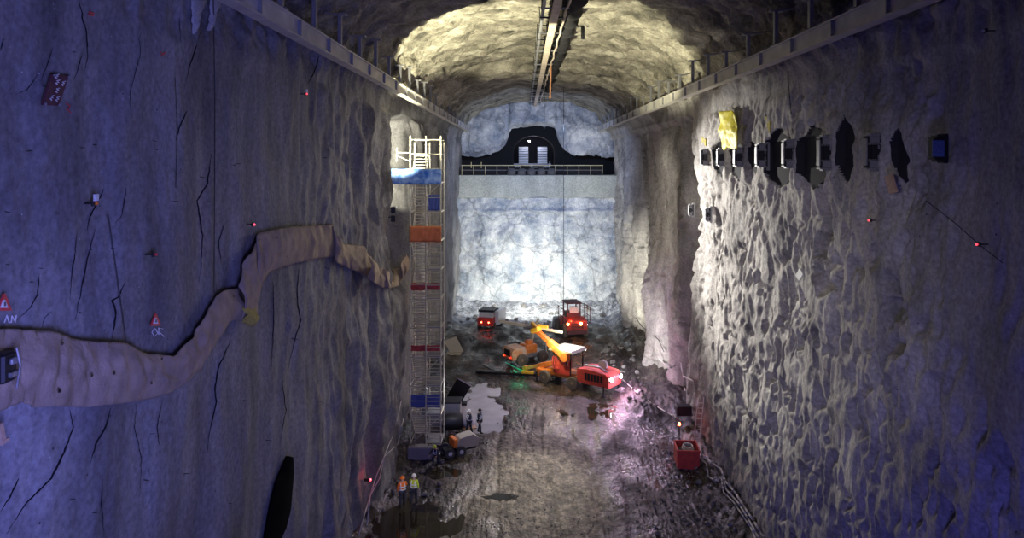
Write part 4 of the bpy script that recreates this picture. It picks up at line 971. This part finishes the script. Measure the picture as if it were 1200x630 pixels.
# white truck with red tail lamps
p = on_floor(573, 381, .5); p.z = fh(p.x, p.y); t = thing('small_truck', 'small white-sided truck with red tail lamps near the far left corner', 'truck', p, math.pi / 2 - .25)
b = MB(); b.prism([(-1.5, .55), (2.4, .55), (2.4, 1.3), (1.2, 1.45), (1.2, 1.5), (-1.5, 1.5)], -.95, .95); b.build('body', 'red', t)
b = MB(); b.prism([(-1.2, 1.5), (1.1, 1.5), (.8, 2.15), (-1.1, 2.15)], -.85, .85); b.build('cab', 'whitehelmet', t)
b = MB(); b.prism([(-1.3, 2.15), (.9, 2.15), (.7, 2.35), (-1.1, 2.35)], -.95, .95); b.build('roof', 'darkmetal', t)
b = MB(); b.box((-1.22, 0, 1.85), (.06, 1.3, .45)); b.build('rear_window', 'signw', t)
b = MB(); b.box((.9, -1.15, 1.35), (3.2, .5, 1.7), bev=.08); b.build('side_box', 'whitehelmet', t)
for (x, y) in ((-.8, -.9), (-.8, .9), (1.6, -.9), (1.6, .9)): wheel(t, x, y, .42, .3, 'rubber')
lamp(t, Vector((-1.55, -.45, 1.0)), .14, 'lampr'); lamp(t, Vector((-1.55, .45, 1.0)), .14, 'lampr')

# tall loader with cage cab
p = on_floor(670, 388, .3); p.z = fh(p.x, p.y); t = thing('wheel_loader', 'tall dark red loader with caged cab and two orange rear lamps', 'loader', p, math.pi / 2 + .2)
b = MB(); b.prism([(-2.4, .9), (1.4, .9), (1.4, 1.9), (-1.0, 2.2), (-2.3, 2.0), (-2.5, 1.5)], -1.15, 1.15); b.build('body', 'red', t)
b = MB(); [b.box((-2.47, 0, 1.15 + i * .14), (.08, 1.5, .06)) for i in range(5)]; b.build('grille', 'darkmetal', t)
b = MB()
for (x, y) in ((-.9, -.75), (-.9, .75), (.9, -.75), (.9, .75)): b.bar((x, y, 2.0), (x, y, 3.7), .14)
b.box((0, 0, 3.75), (2.2, 1.8, .16), bev=.04); b.box((0, 0, 2.35), (1.9, 1.6, .5)); b.build('cab_frame', 'darkred', t)
b = MB(); b.box((-1.0, 0, 3.0), (.04, 1.0, .7)); b.build('rear_window', 'signw', t)
b = MB()
for z in (1.6, 2.3, 3.0, 3.3): b.bar((-1.6, -1.75, z), (.8, -1.75, z), .06)
for x in (-1.6, -.4, .8): b.bar((x, -1.75, 1.5), (x, -1.75, 3.35), .07); b.bar((x, -1.75, 1.55), (x, -1.1, 1.55), .06); b.bar((x, -1.75, 3.3), (x, -.75, 3.3), .05)
b.build('side_cage', 'darkred', t); b = MB()
for z in (2.3, 3.2): b.bar((-1.4, 1.4, z), (.8, 1.4, z), .06)
b.bar((-1.4, 1.4, 1.5), (-1.4, 1.4, 3.25), .07); b.bar((.8, 1.4, 1.5), (.8, 1.4, 3.25), .07); b.bar((-1.4, 1.4, 1.6), (-1.4, 1.0, 1.6), .06); b.build('side_cage', 'darkred', t)
b = MB(); b.box((-2.2, 0, .75), (.5, 2.3, .5), bev=.05); b.build('counterweight', 'darkred', t)
b = MB(); b.prism([(2.6, .15), (3.9, .1), (3.4, 1.4), (2.7, 1.2)], -1.4, 1.4); b.build('bucket', 'greymetal', t)
b = MB(); [b.bar((.9, s * .5, 1.6), (3.0, s * .5, .8), .2, .3) for s in (-1, 1)]; b.build('lift_arm', 'red', t)
for (x, y) in ((-1.3, -1.2), (-1.3, 1.2), (1.7, -1.2), (1.7, 1.2)): wheel(t, x, y, .75, .5)
lamp(t, Vector((-2.58, -.35, 1.75)), .24, 'lampo'); lamp(t, Vector((-2.58, 1.15, 1.75)), .20, 'lampo'); lamp(t, Vector((-2.3, -1.15, 1.55)), .10, 'lampw')

# ------------------------------------------------------------------ gallery
t = thing('gallery_railing', 'yellow guard railing along the edge of the upper gallery', 'railing', (1.7, 100.4, 18.1))
b = MB(); b.bar((-8.6, 100.75, 19.45), (11.1, 100.75, 19.45), .09); b.build('top_rail', 'yelrail' if 'yelrail' in M else M.setdefault('yelrail', mat('pale_yellow', (.85, .74, .42), .5)), t, world=True)
b = MB(); b.bar((-8.6, 100.75, 18.8), (11.1, 100.75, 18.8), .05); b.build('middle_rail', 'greymetal', t, world=True)
for x in np.linspace(-8.5, 11.0, 13):
    b = MB(); b.bar((x, 100.75, 18.12), (x, 100.75, 19.5), .06); b.build('post', 'yelrail', t, world=True)
b = MB(); b.box((1.25, 100.87, 18.65), (19.8, .05, 1.05)); b.build('screen_cloth', 'black', t, world=True)
for x in (-7.2, -5.8):
    b = MB(); b.bar((x, 100.7, 19.1), (x, 100.7, 19.9), .07); b.build('gate_post', 'yelrail', t, world=True)
proto = None
for i, x in enumerate(np.linspace(-1.6, 3.9, 5)):
    if proto is None:
        b = MB(); b.lump((0, 0, .45), .62, 9, 14, .10, (.95, .5, .8)); b.lathe([(.56, .02), (.6, .1), (.55, .5)], (0, 0, -.02), n=14)
        for v_ in range(len(b.v)): b.v[v_] = (b.v[v_][0], b.v[v_][1] * .62, max(b.v[v_][2], 0))
        proto = b.build('bulk_sack', 'sack', smooth=True); o = proto
    else: o = proto.copy(); C.objects.link(o)
    o.location = (x, 100.28, 18.13)
    tag(o, ['first', 'second', 'third', 'fourth', 'fifth'][i] + ' round grey sack from the left on the gallery edge', 'sack', 'round sacks on the gallery edge')
def rack(x, z, w, h, n, label, y=109.0):
    t = thing('slatted_rack', label, 'rack', (x, y, z), 0, 'white slatted racks in the gallery tunnel')
    b = MB(); [b.box((s * w / 2, 0, h / 2), (.08, .6, h)) for s in (-1, 1)]; b.box((0, .3, h / 2), (w, .05, h)); b.build('frame', 'darkmetal', t)
    for i in range(n):
        b = MB(); b.box((0, -.1, h * (i + .5) / n), (w - .1, .5, h / n * .55), Matrix.Rotation(.3, 3, 'X')); b.build('slat', 'white', t)
ZT = 18.1
for (px, w, lab) in ((613.5, 1.5, 'tall white slatted rack on the left inside the gallery tunnel'), (635.5, 1.5, 'tall white slatted rack on the right inside the gallery tunnel')):
    rack(at(px, 0, 109).x, ZT + 1.6, w, 2.5, 7, lab)
rack(at(613.5, 0, 107.6).x, ZT, 1.5, 1.0, 4, 'low white slatted rack at the left of the tunnel floor', 107.6)
# cradle carrying the tall racks
b = MB(); b.box((1.4, 109.2, ZT + 1.5), (5.6, 1.4, .16)); [b.box((x, 109.2, ZT + .72), (.16, 1.2, 1.44)) for x in (-1.2, 4.0, 1.2)]
tag(b.build('steel_platform', 'greymetal', loc=(1.4, 109.2, ZT)), 'grey steel platform carrying the tall slatted racks', 'platform')
t = thing('white_container', 'white spotted container below the right slatted rack', 'container', (at(630.5, 0, 107.9).x, 107.9, ZT))
b = MB(); b.prism([(-1.2, 0), (1.0, 0), (1.3, 1.1), (-1.25, 1.1)], -.5, .5); b.build('body', 'white', t); b = MB(); [b.lump((x, -.52, z), .12, k, 8, .3, (1, .3, 1)) for k, (x, z) in enumerate(((-.6, .5), (.5, .35), (-.1, .7)))]; b.build('dark_spot', 'darkmetal', t)
for s, x in (('left', at(606, 0, 107).x), ('right', at(641.5, 0, 107).x)):
    t = thing('tripod_stand', 'pale work stand at the %s side of the gallery tunnel mouth' % s, 'stand', (x, 106.9, ZT)); b = MB(); b.box((0, 0, 1.15), (.8, .5, .12)); b.build('top', 'white', t)
    for q in ((-.3, -.2), (.3, -.2), (0, .2)): b = MB(); b.bar((q[0], q[1], 0), (q[0] * .6, q[1] * .6, 1.1), .08); b.build('leg', 'white', t)
    if s == 'right': b = MB(); b.bar((.3, 0, 1.2), (.35, 0, 1.9), .1); b.build('mast', 'white', t)
p = Vector((at(620, 0, 108).x, 108, 23.0)); t = thing('tunnel_lamp', 'bright small lamp under the roof of the gallery tunnel', 'lamp', p)
b = MB(); b.lump((0, 0, 0), .14, 1, 12, 0); b.build('bulb', 'lampw', t, smooth=True); b = MB(); b.lathe([(.05, .45), (.2, .2), (.22, .08)], (0, 0, 0), n=12); b.build('shade', 'darkmetal', t)

# ------------------------------------------------------------------ right side: skip, stand, hoses
p = on_floor(807, 548); t = thing('red_skip', 'open red steel skip standing against the foot of the rough wall', 'skip', (p.x - .05, p.y + .35, fh(p.x, p.y)), -.08)
def openbox(w, d, h, th, tp=1.0):
    b = MB(); b.box((0, 0, th / 2 + .05), (w, d, th)); b.box((0, -d / 2, h / 2 + .05), (w, th, h)).box((0, d / 2, h / 2 + .05), (w, th, h)).box((-w / 2, 0, h / 2 + .05), (th, d, h)).box((w / 2, 0, h / 2 + .05), (th, d, h)); return b
openbox(1.38, 1.7, 1.15, .06).build('body', 'red', t)
b = MB(); 
for y in (-.87, .87): b.box((0, y, 1.2), (1.5, .1, .1))
for x in (-.71, .71): b.box((x, 0, 1.2), (.1, 1.8, .1))
b.build('rim', 'red', t); b = MB(); [b.box((x, 0, .03), (.12, 1.6, .06)) for x in (-.5, .5)]; b.build('skid', 'darkmetal', t)
b = MB(); b.box((0, 0, .5), (1.24, 1.56, .8), bev=.1); b.build('muck_fill', 'rubber', t)
p = Vector(t.location); b = MB()
for k in range(3): b.tube([(p.x + .1 + (.36 - .03 * k) * math.cos(a), p.y + .1 + (.5 - .04 * k) * math.sin(a), p.z + 1.02 + .09 * k) for a in np.linspace(0, 2 * math.pi, 24)], .045, 6)
tag(b.build('coiled_hose', 'whitecable', loc=(p.x, p.y, p.z + .12), smooth=True), 'pale hose coiled in the top of the red skip', 'hose')
p = grounded(796, 520); t = thing('beacon_post', 'dark post with a glowing red beacon behind the red skip', 'beacon', p)
b = MB(); b.tube([(0, 0, 0), (0, 0, 1.25)], .04, 8); b.box((0, 0, .04), (.4, .4, .08)); b.build('post', 'darkmetal', t)
b = MB(); b.lathe([(.08, 0), (.10, .03), (.09, .18), (.04, .22)], (0, 0, 1.25), n=12); b.build('beacon', 'lampr', t, smooth=True)
p = grounded(784, 538); t = thing('marker_post', 'thin pale marker post left of the red skip', 'post', p)
b = MB(); b.tube([(0, 0, .05), (0, 0, 1.1)], .03, 8); b.build('pole', 'signw', t); b = MB(); b.lathe([(.25, 0), (.25, .04), (.08, .08)], (0, 0, 0), n=14); b.build('foot', 'greymetal', t)
t = thing('pump_unit', 'dark pump cabinet on legs behind the beacon', 'pump', grounded(801, 506))
b = MB(); b.box((0, 0, 1.1), (1.1, .7, .7), bev=.05); b.build('cabinet', 'darkmetal', t)
for q in ((-.45, -.25), (.45, -.25), (-.45, .25), (.45, .25)): b = MB(); b.box((q[0], q[1], .38), (.07, .07, .78)); b.build('leg', 'greymetal', t)
t = thing('ladder', 'pale metal ladder leaning on the rough wall behind the red skip', 'ladder', grounded(816, 530))
b = MB(); [b.bar((s * .2, 0, .0), (s * .2 + .4, .3, 3.2), .05) for s in (-1, 1)]; b.build('rail', 'whitecable', t)
b = MB(); [b.bar((-.2 + .4 * k / 9, .3 * k / 9, 3.2 * k / 9), (.2 + .4 * k / 9, .3 * k / 9, 3.2 * k / 9), .035) for k in range(1, 9)]; b.build('rung', 'whitecable', t)
def fpath(pts, lift=.06, k=8):
    out = []
    for i in range(len(pts) - 1):
        for j in range(k):
            u = j / k; x, y = pts[i][0] + (pts[i + 1][0] - pts[i][0]) * u, pts[i][1] + (pts[i + 1][1] - pts[i][1]) * u
            q = on_floor(x, y); z = fh(q.x, q.y); q = on_floor(x, y, z); out.append(q + Vector((0, 0, lift)))
    return out
def ground_line(pts, r, name, m, label, cat, lift=.06, g=None):
    P = fpath(pts, lift); b = MB(); b.tube(P, r, 6); return tag(b.build(name, m, smooth=True, loc=P[-1]), label, cat, g)
ground_line([(822, 534), (833, 543), (845, 552), (850, 566), (862, 580), (872, 596), (884, 614), (896, 634)], .06, 'ground_hose', 'whitecable', 'pale hose along the foot of the rough wall, upper of the three', 'hose', .12)
ground_line([(820, 537), (828, 545), (830, 560), (838, 565), (847, 560), (851, 575), (866, 592), (878, 612), (890, 634)], .05, 'ground_hose', 'whitecable', 'pale hose that loops below the red skip before running on', 'hose', .10)
ground_line([(845, 560), (848, 578), (860, 590), (870, 605), (880, 620), (886, 634)], .04, 'ground_hose', 'whitecable', 'thinner pale hose nearest the open floor at the wall foot', 'hose', .08)
cable_on(on_left, [(470, 470), (462, 505), (452, 530), (440, 560), (428, 600), (420, 628)], .03, 'pale thin hose sagging along the foot of the left wall, upper one', 'whitecable', .35)
cable_on(on_left, [(473, 490), (466, 520), (450, 535), (445, 560), (434, 580), (430, 615)], .025, 'pale thin hose sagging along the foot of the left wall, lower one', 'whitecable', .45)
p = on_left(434, 562, .5); t = thing('warning_lamp', 'red lamp glowing on the foot of the left wall near the two people', 'lamp', p)
b = MB(); b.lump((0, 0, 0), .07, 1, 10, 0); b.build('lens', 'lampred2', t, smooth=True); b = MB(); b.box((-.2, 0, 0), (.3, .14, .14), bev=.02); b.build('lamp_body', 'darkmetal', t)
ground_line([(727, 443), (745, 459), (765, 474), (785, 486), (800, 494)], .05, 'power_cable', 'whitecable', 'long pale power cable from the jumbo across the floor to the pump', 'cable')
ground_line([(565, 428), (575, 433), (590, 437)], .04, 'power_cable', 'cable', 'short dark cable on the mud left of the drill feed', 'cable')
cable_on(on_right, [(773, 420), (780, 428), (790, 432), (800, 440), (812, 446)], .06, 'pale bundled pipe crossing the side tunnel mouth', 'whitecable', .3, 'wall_pipe')
cable_on(on_right, [(798, 425), (803, 460), (808, 500), (812, 528)], .05, 'pale cable falling down the wall to the pump', 'whitecable', .2)
cable_on(on_right, [(745, 372), (752, 382), (762, 390), (772, 398), (778, 412)], .04, 'dark sagging cable on the far bright rock', 'cable', .3)

# big sacks or lumps at the foot of the tower: rubble stones
protos = []; placed = []
def stone(seed, r):
    b = MB(); b.lump((0, 0, 0), r, seed, 9, .35, (1, .8, .62)); me = b.build('rock', 'rock'); return me
PLACED = []; rk = random.Random(5); protos = [stone(s, 1.0) for s in range(6)]; used = [False] * 6
def place_rock(x, y, r, label, g):
    if any((x - a) ** 2 + (y - c) ** 2 < (1.35 * (r + q)) ** 2 for a, c, q in PLACED): return
    PLACED.append((x, y, r))
    k = rk.randrange(6)
    if used[k]: o = protos[k].copy(); C.objects.link(o)
    else: o = protos[k]; used[k] = True
    o.location = (x, y, fh(x, y) + r * .30); o.scale = (r, r, r); o.rotation_euler = (0, 0, rk.uniform(0, 6)); tag(o, label, 'rock', g)
for i in range(75):
    px, py = rk.uniform(745, 862), rk.uniform(552, 628); q = on_floor(px, py); place_rock(q.x, q.y, rk.uniform(.06, .16), 'small grey stone lying on the dark gravel between the red skip and the lower edge', 'stones scattered below the red skip')
for i in range(50):
    y = rk.uniform(39, 50); q = Vector((10.9 + rk.uniform(-.9, .5), y, 0)); place_rock(q.x, q.y, rk.uniform(.10, .26), 'pale broken stone heaped along the foot of the rough wall under the hoses', 'stones at the foot of the rough wall')
for i in range(60):
    y = rk.uniform(58, 80); place_rock(9.7 + rk.uniform(-1.2, 1.5), y, rk.uniform(.15, .42), 'pale broken rock heaped beside the bright rock face right of the jumbo', 'rocks heaped right of the jumbo')
for i in range(30):
    x, y = rk.uniform(-8.6, -5), rk.uniform(39, 48.5); 
    if y < 43.5 and x > -7.6: continue
    place_rock(x, y, rk.uniform(.08, .25), 'dark stone lying along the foot of the left wall', 'stones at the foot of the left wall')
for i in range(40):
    place_rock(rk.uniform(-8, 11), rk.uniform(88, 97), rk.uniform(.15, .5), 'pale rock lying in the rubble below the far end wall', 'rocks below the end wall')
for k in range(6):
    if not used[k]: bpy.data.objects.remove(protos[k])
b = MB(); rg = random.Random(9)
for i in range(1500):
    if i % 2: px, py = rg.uniform(430, 880), rg.uniform(520, 640); q = on_floor(px, py)
    else: q = Vector((10.2 + rg.uniform(-1.5, 1.2), rg.uniform(38.5, 56), 0))
    if -9.5 < q.x < -3.5 and q.y < 43: continue
    if any(abs(q.x - a) < .9 and abs(q.y - c) < 1.1 for a, c in ((5.8, 47.6), (-5.7, 48.3), (-6.2, 49), (5.0, 51.0))): continue
    r = rg.uniform(.02, .06); b.lump((q.x, q.y, fh(q.x, q.y) + r * .3), r, i, 6, .3, (1, 1, .7))
tag(b.build('gravel', 'rock'), 'fine pale gravel scattered over the muddy floor', 'gravel', kind='stuff')
# muck heap rim (dark mound edge lies in the floor itself); puddles
def puddle(cx, cy, rx, ry, z, label, m='water'):
    b = MB(); n = 40; pts = [(cx + rx * math.cos(a) * (1 + .18 * float(pn(math.cos(a) * 2, math.sin(a) * 2, cx))), cy + ry * math.sin(a) * (1 + .18 * float(pn(math.cos(a) * 2, math.sin(a) * 2, cy))), z) for a in np.linspace(0, 2 * math.pi, n, endpoint=False)]
    b.add([(cx, cy, z)] + pts, [(0, i + 1, (i + 1) % n + 1) for i in range(n)]); tag(b.build('puddle', m), label, 'puddle', kind='stuff')
puddle(-6.4, 40.2, 3.2, 3.4, -.16, 'olive brown puddle in front of the two standing people')
puddle(-3.6, 59.5, 2.6, 8, -.17, 'bright wet pool right of the stair tower', 'glarewater')
puddle(-1.6, 43.4, 1.3, .5, -.07, 'narrow bright puddle streak on the brown mud')
puddle(-5.3, 47, 1.6, 1.1, -.12, 'small puddle below the concrete block')
puddle(5.5, 58.3, 2.6, 1.8, -.02, 'shallow reflecting puddle under the jumbo rear lamps')

# ------------------------------------------------------------------ light; room and fill sources are unseen, without lamp bodies
def spot(name, loc, tgt, power, col, angle, blend=.6, r=.15):
    l = bpy.data.lights.new(name, 'SPOT'); l.energy = power; l.color = col; l.spot_size = math.radians(angle); l.spot_blend = blend; l.shadow_soft_size = r
    o = bpy.data.objects.new(name, l); C.objects.link(o); o.location = loc; o.rotation_euler = (Vector(tgt) - Vector(loc)).to_track_quat('-Z', 'Y').to_euler(); return o
def area(name, loc, tgt, power, col, sx, sy=None, spread=180):
    l = bpy.data.lights.new(name, 'AREA'); l.energy = power; l.color = col; l.shape = 'RECTANGLE'; l.size = sx; l.size_y = sy or sx; l.spread = math.radians(spread)
    o = bpy.data.objects.new(name, l); C.objects.link(o); o.location = loc; o.rotation_euler = (Vector(tgt) - Vector(loc)).to_track_quat('-Z', 'Y').to_euler(); return o
def point(name, loc, power, col, r=.1):
    l = bpy.data.lights.new(name, 'POINT'); l.energy = power; l.color = col; l.shadow_soft_size = r
    o = bpy.data.objects.new(name, l); C.objects.link(o); o.location = loc; return o
BLUE = (.26, .28, 1.0)
area('near_blue_left', (3, -2, 16), (-9, 13, 14), 1650, (.25, .27, 1.0), 5, 5, 110)
area('near_blue_right', (-1, -2, 8), (12.5, 16, 1), 1000, (.16, .16, 1.0), 5, 5, 120)
spot('wall_wash', (-3.0, 60.5, 19), (12.5, 46.5, 15), 54000, (1, .96, .90), 56, .9, .15)
area('right_soft', (-4, 0, 20), (12.5, 38, 14), 100, (1, .93, .88), 3, 3, 36)
spot('left_graze', (4, 64, 20), (-9, 44, 15), 6500, (1, .92, .86), 50, .8, .25)
spot('far_wall_wash', (-4, 57, 20), (12.5, 65, 16), 5000, (1, .95, .80), 44, .7, .2)
spot('roof_warm', (-5.0, 42, 16), (.0, 50, 29), 26000, (1, .95, .66), 78, .2, .1)
spot('roof_warm_right', (7, 40, 12), (9.5, 46, 27), 1200, (1, .92, .78), 55, .5, .2)
spot('end_floor', (2, 86, 9), (0, 95, .5), 900, (.9, .93, 1), 90, .9, .2)
spot('recess_warm', (-7.0, 46, 21.3), (-10.3, 56.5, 20), 13000, (1, .96, .72), 50, .6)
area('end_flood', (1.5, 91, 3.2), (1.5, 100, 4.5), 1900, (1, 1, .88), 11, .8)
area('end_cool', (1.8, 78, 24), (1.8, 100, 14), 1500, (.50, .62, 1.0), 8, 1.5, 120)
spot('end_left_patch', (-4, 90, 15), (-6, 100, 14.5), 500, (1, 1, .85), 60, .9, .3)
spot('end_right_patch', (8, 92, 17), (9, 100, 16.8), 500, (1, 1, .85), 60, .9, .3)
spot('end_upper_left', (4, 84, 21), (-4, 102, 25), 900, (.7, .78, 1), 70, .8, .3)
spot('end_upper_right', (7, 94, 20), (9, 102, 22.8), 500, (1, .98, .9), 50, .9, .3)
point('gallery_in', (1.6, 107.3, 22.6), 190, (.82, .80, 1), .3)
spot('floor_mid', (3.0, 59, 13), (.3, 45, 0), 11000, (1, .92, .76), 34, .9, .15)
area('floor_purple', (6, 72, 16), (6, 60, 0), 800, (.80, .62, 1), 3, 3, 90)
point('jumbo_rear', tuple(JB + Vector((3.6, -2.9, 1.6))), 420, (1, .6, .95), .15)
point('jumbo_white', tuple(JB + Vector((-1.0, .6, 3.9))), 480, (1, .93, .85), .15)
point('jumbo_front', tuple(JB + Vector((-2.4, -.6, 4.2))), 520, (1, .82, .5), .15)
point('loader_red', tuple(on_floor(668, 392) + Vector((0, -1.6, 2.0))), 420, (1, .10, .02), .1)
point('truck_red', tuple(on_floor(571, 384) + Vector((0, -1.6, 1.2))), 180, (1, .04, .02), .1)
point('rig_red', tuple(on_floor(600, 424) + Vector((0, -.9, 1.0))), 30, (1, .08, .02), .1)
point('rig_green', tuple(at(607, 431, 67.2)), 20, (.05, 1, .4), .1)
spot('far_right_wall', (4, 74, 3), (11.5, 80.5, 6), 11000, (1, 1, .85), 60, .8, .2)
spot('jumbo_side', (8.0, 61.0, 3), (10.8, 70.0, 3.5), 5000, (.98, .95, .95), 80, .8, .15)
spot('tower_far', (-3, 58, 10), (-7.5, 72, 10), 1500, (1, .95, .85), 90, .8, .3)
point('beacon_glow', tuple(grounded(796, 520) + Vector((0, -.2, 1.5))), 8, (1, .1, .05), .08)
point('wall_foot_red', tuple(on_left(436, 560, .6)), 9, (1, .1, .12), .08)
spot('tower_top', (-3.5, 44, 21), (-6.7, 50, 18), 260, (1, .95, .8), 50, .8, .2)
point('tower_foot', (-4.6, 51.6, 3.6), 110, (.85, .85, 1), .1)
spot('people_spot', (-4.5, 38.5, 4), (-6.7, 41.9, 1.2), 250, (1, .95, .85), 30, .6, .1)  # spot in open air aimed at the two people
w = bpy.data.worlds.new('cavern'); bpy.context.scene.world = w; w.use_nodes = True
w.node_tree.nodes['Background'].inputs[0].default_value = (.30, .28, .55, 1); w.node_tree.nodes['Background'].inputs[1].default_value = .003

# ------------------------------------------------------------------ camera
cd = bpy.data.cameras.new('camera'); cam = bpy.data.objects.new('camera', cd); C.objects.link(cam)
cam.location = (0, 0, H); cam.rotation_euler = (math.pi / 2, 0, 0); cd.sensor_width = 36; cd.lens = 36 * F / 1200
cd.shift_x = -(VX - 600) / 1200; cd.shift_y = -(315 - VY) / 1200; cd.clip_end = 500
sc = bpy.context.scene; sc.camera = cam
sc.view_settings.view_transform = 'Standard'; sc.view_settings.look = 'None'; sc.view_settings.gamma = 1; sc.view_settings.use_curve_mapping = False
sc.view_settings.exposure = 0
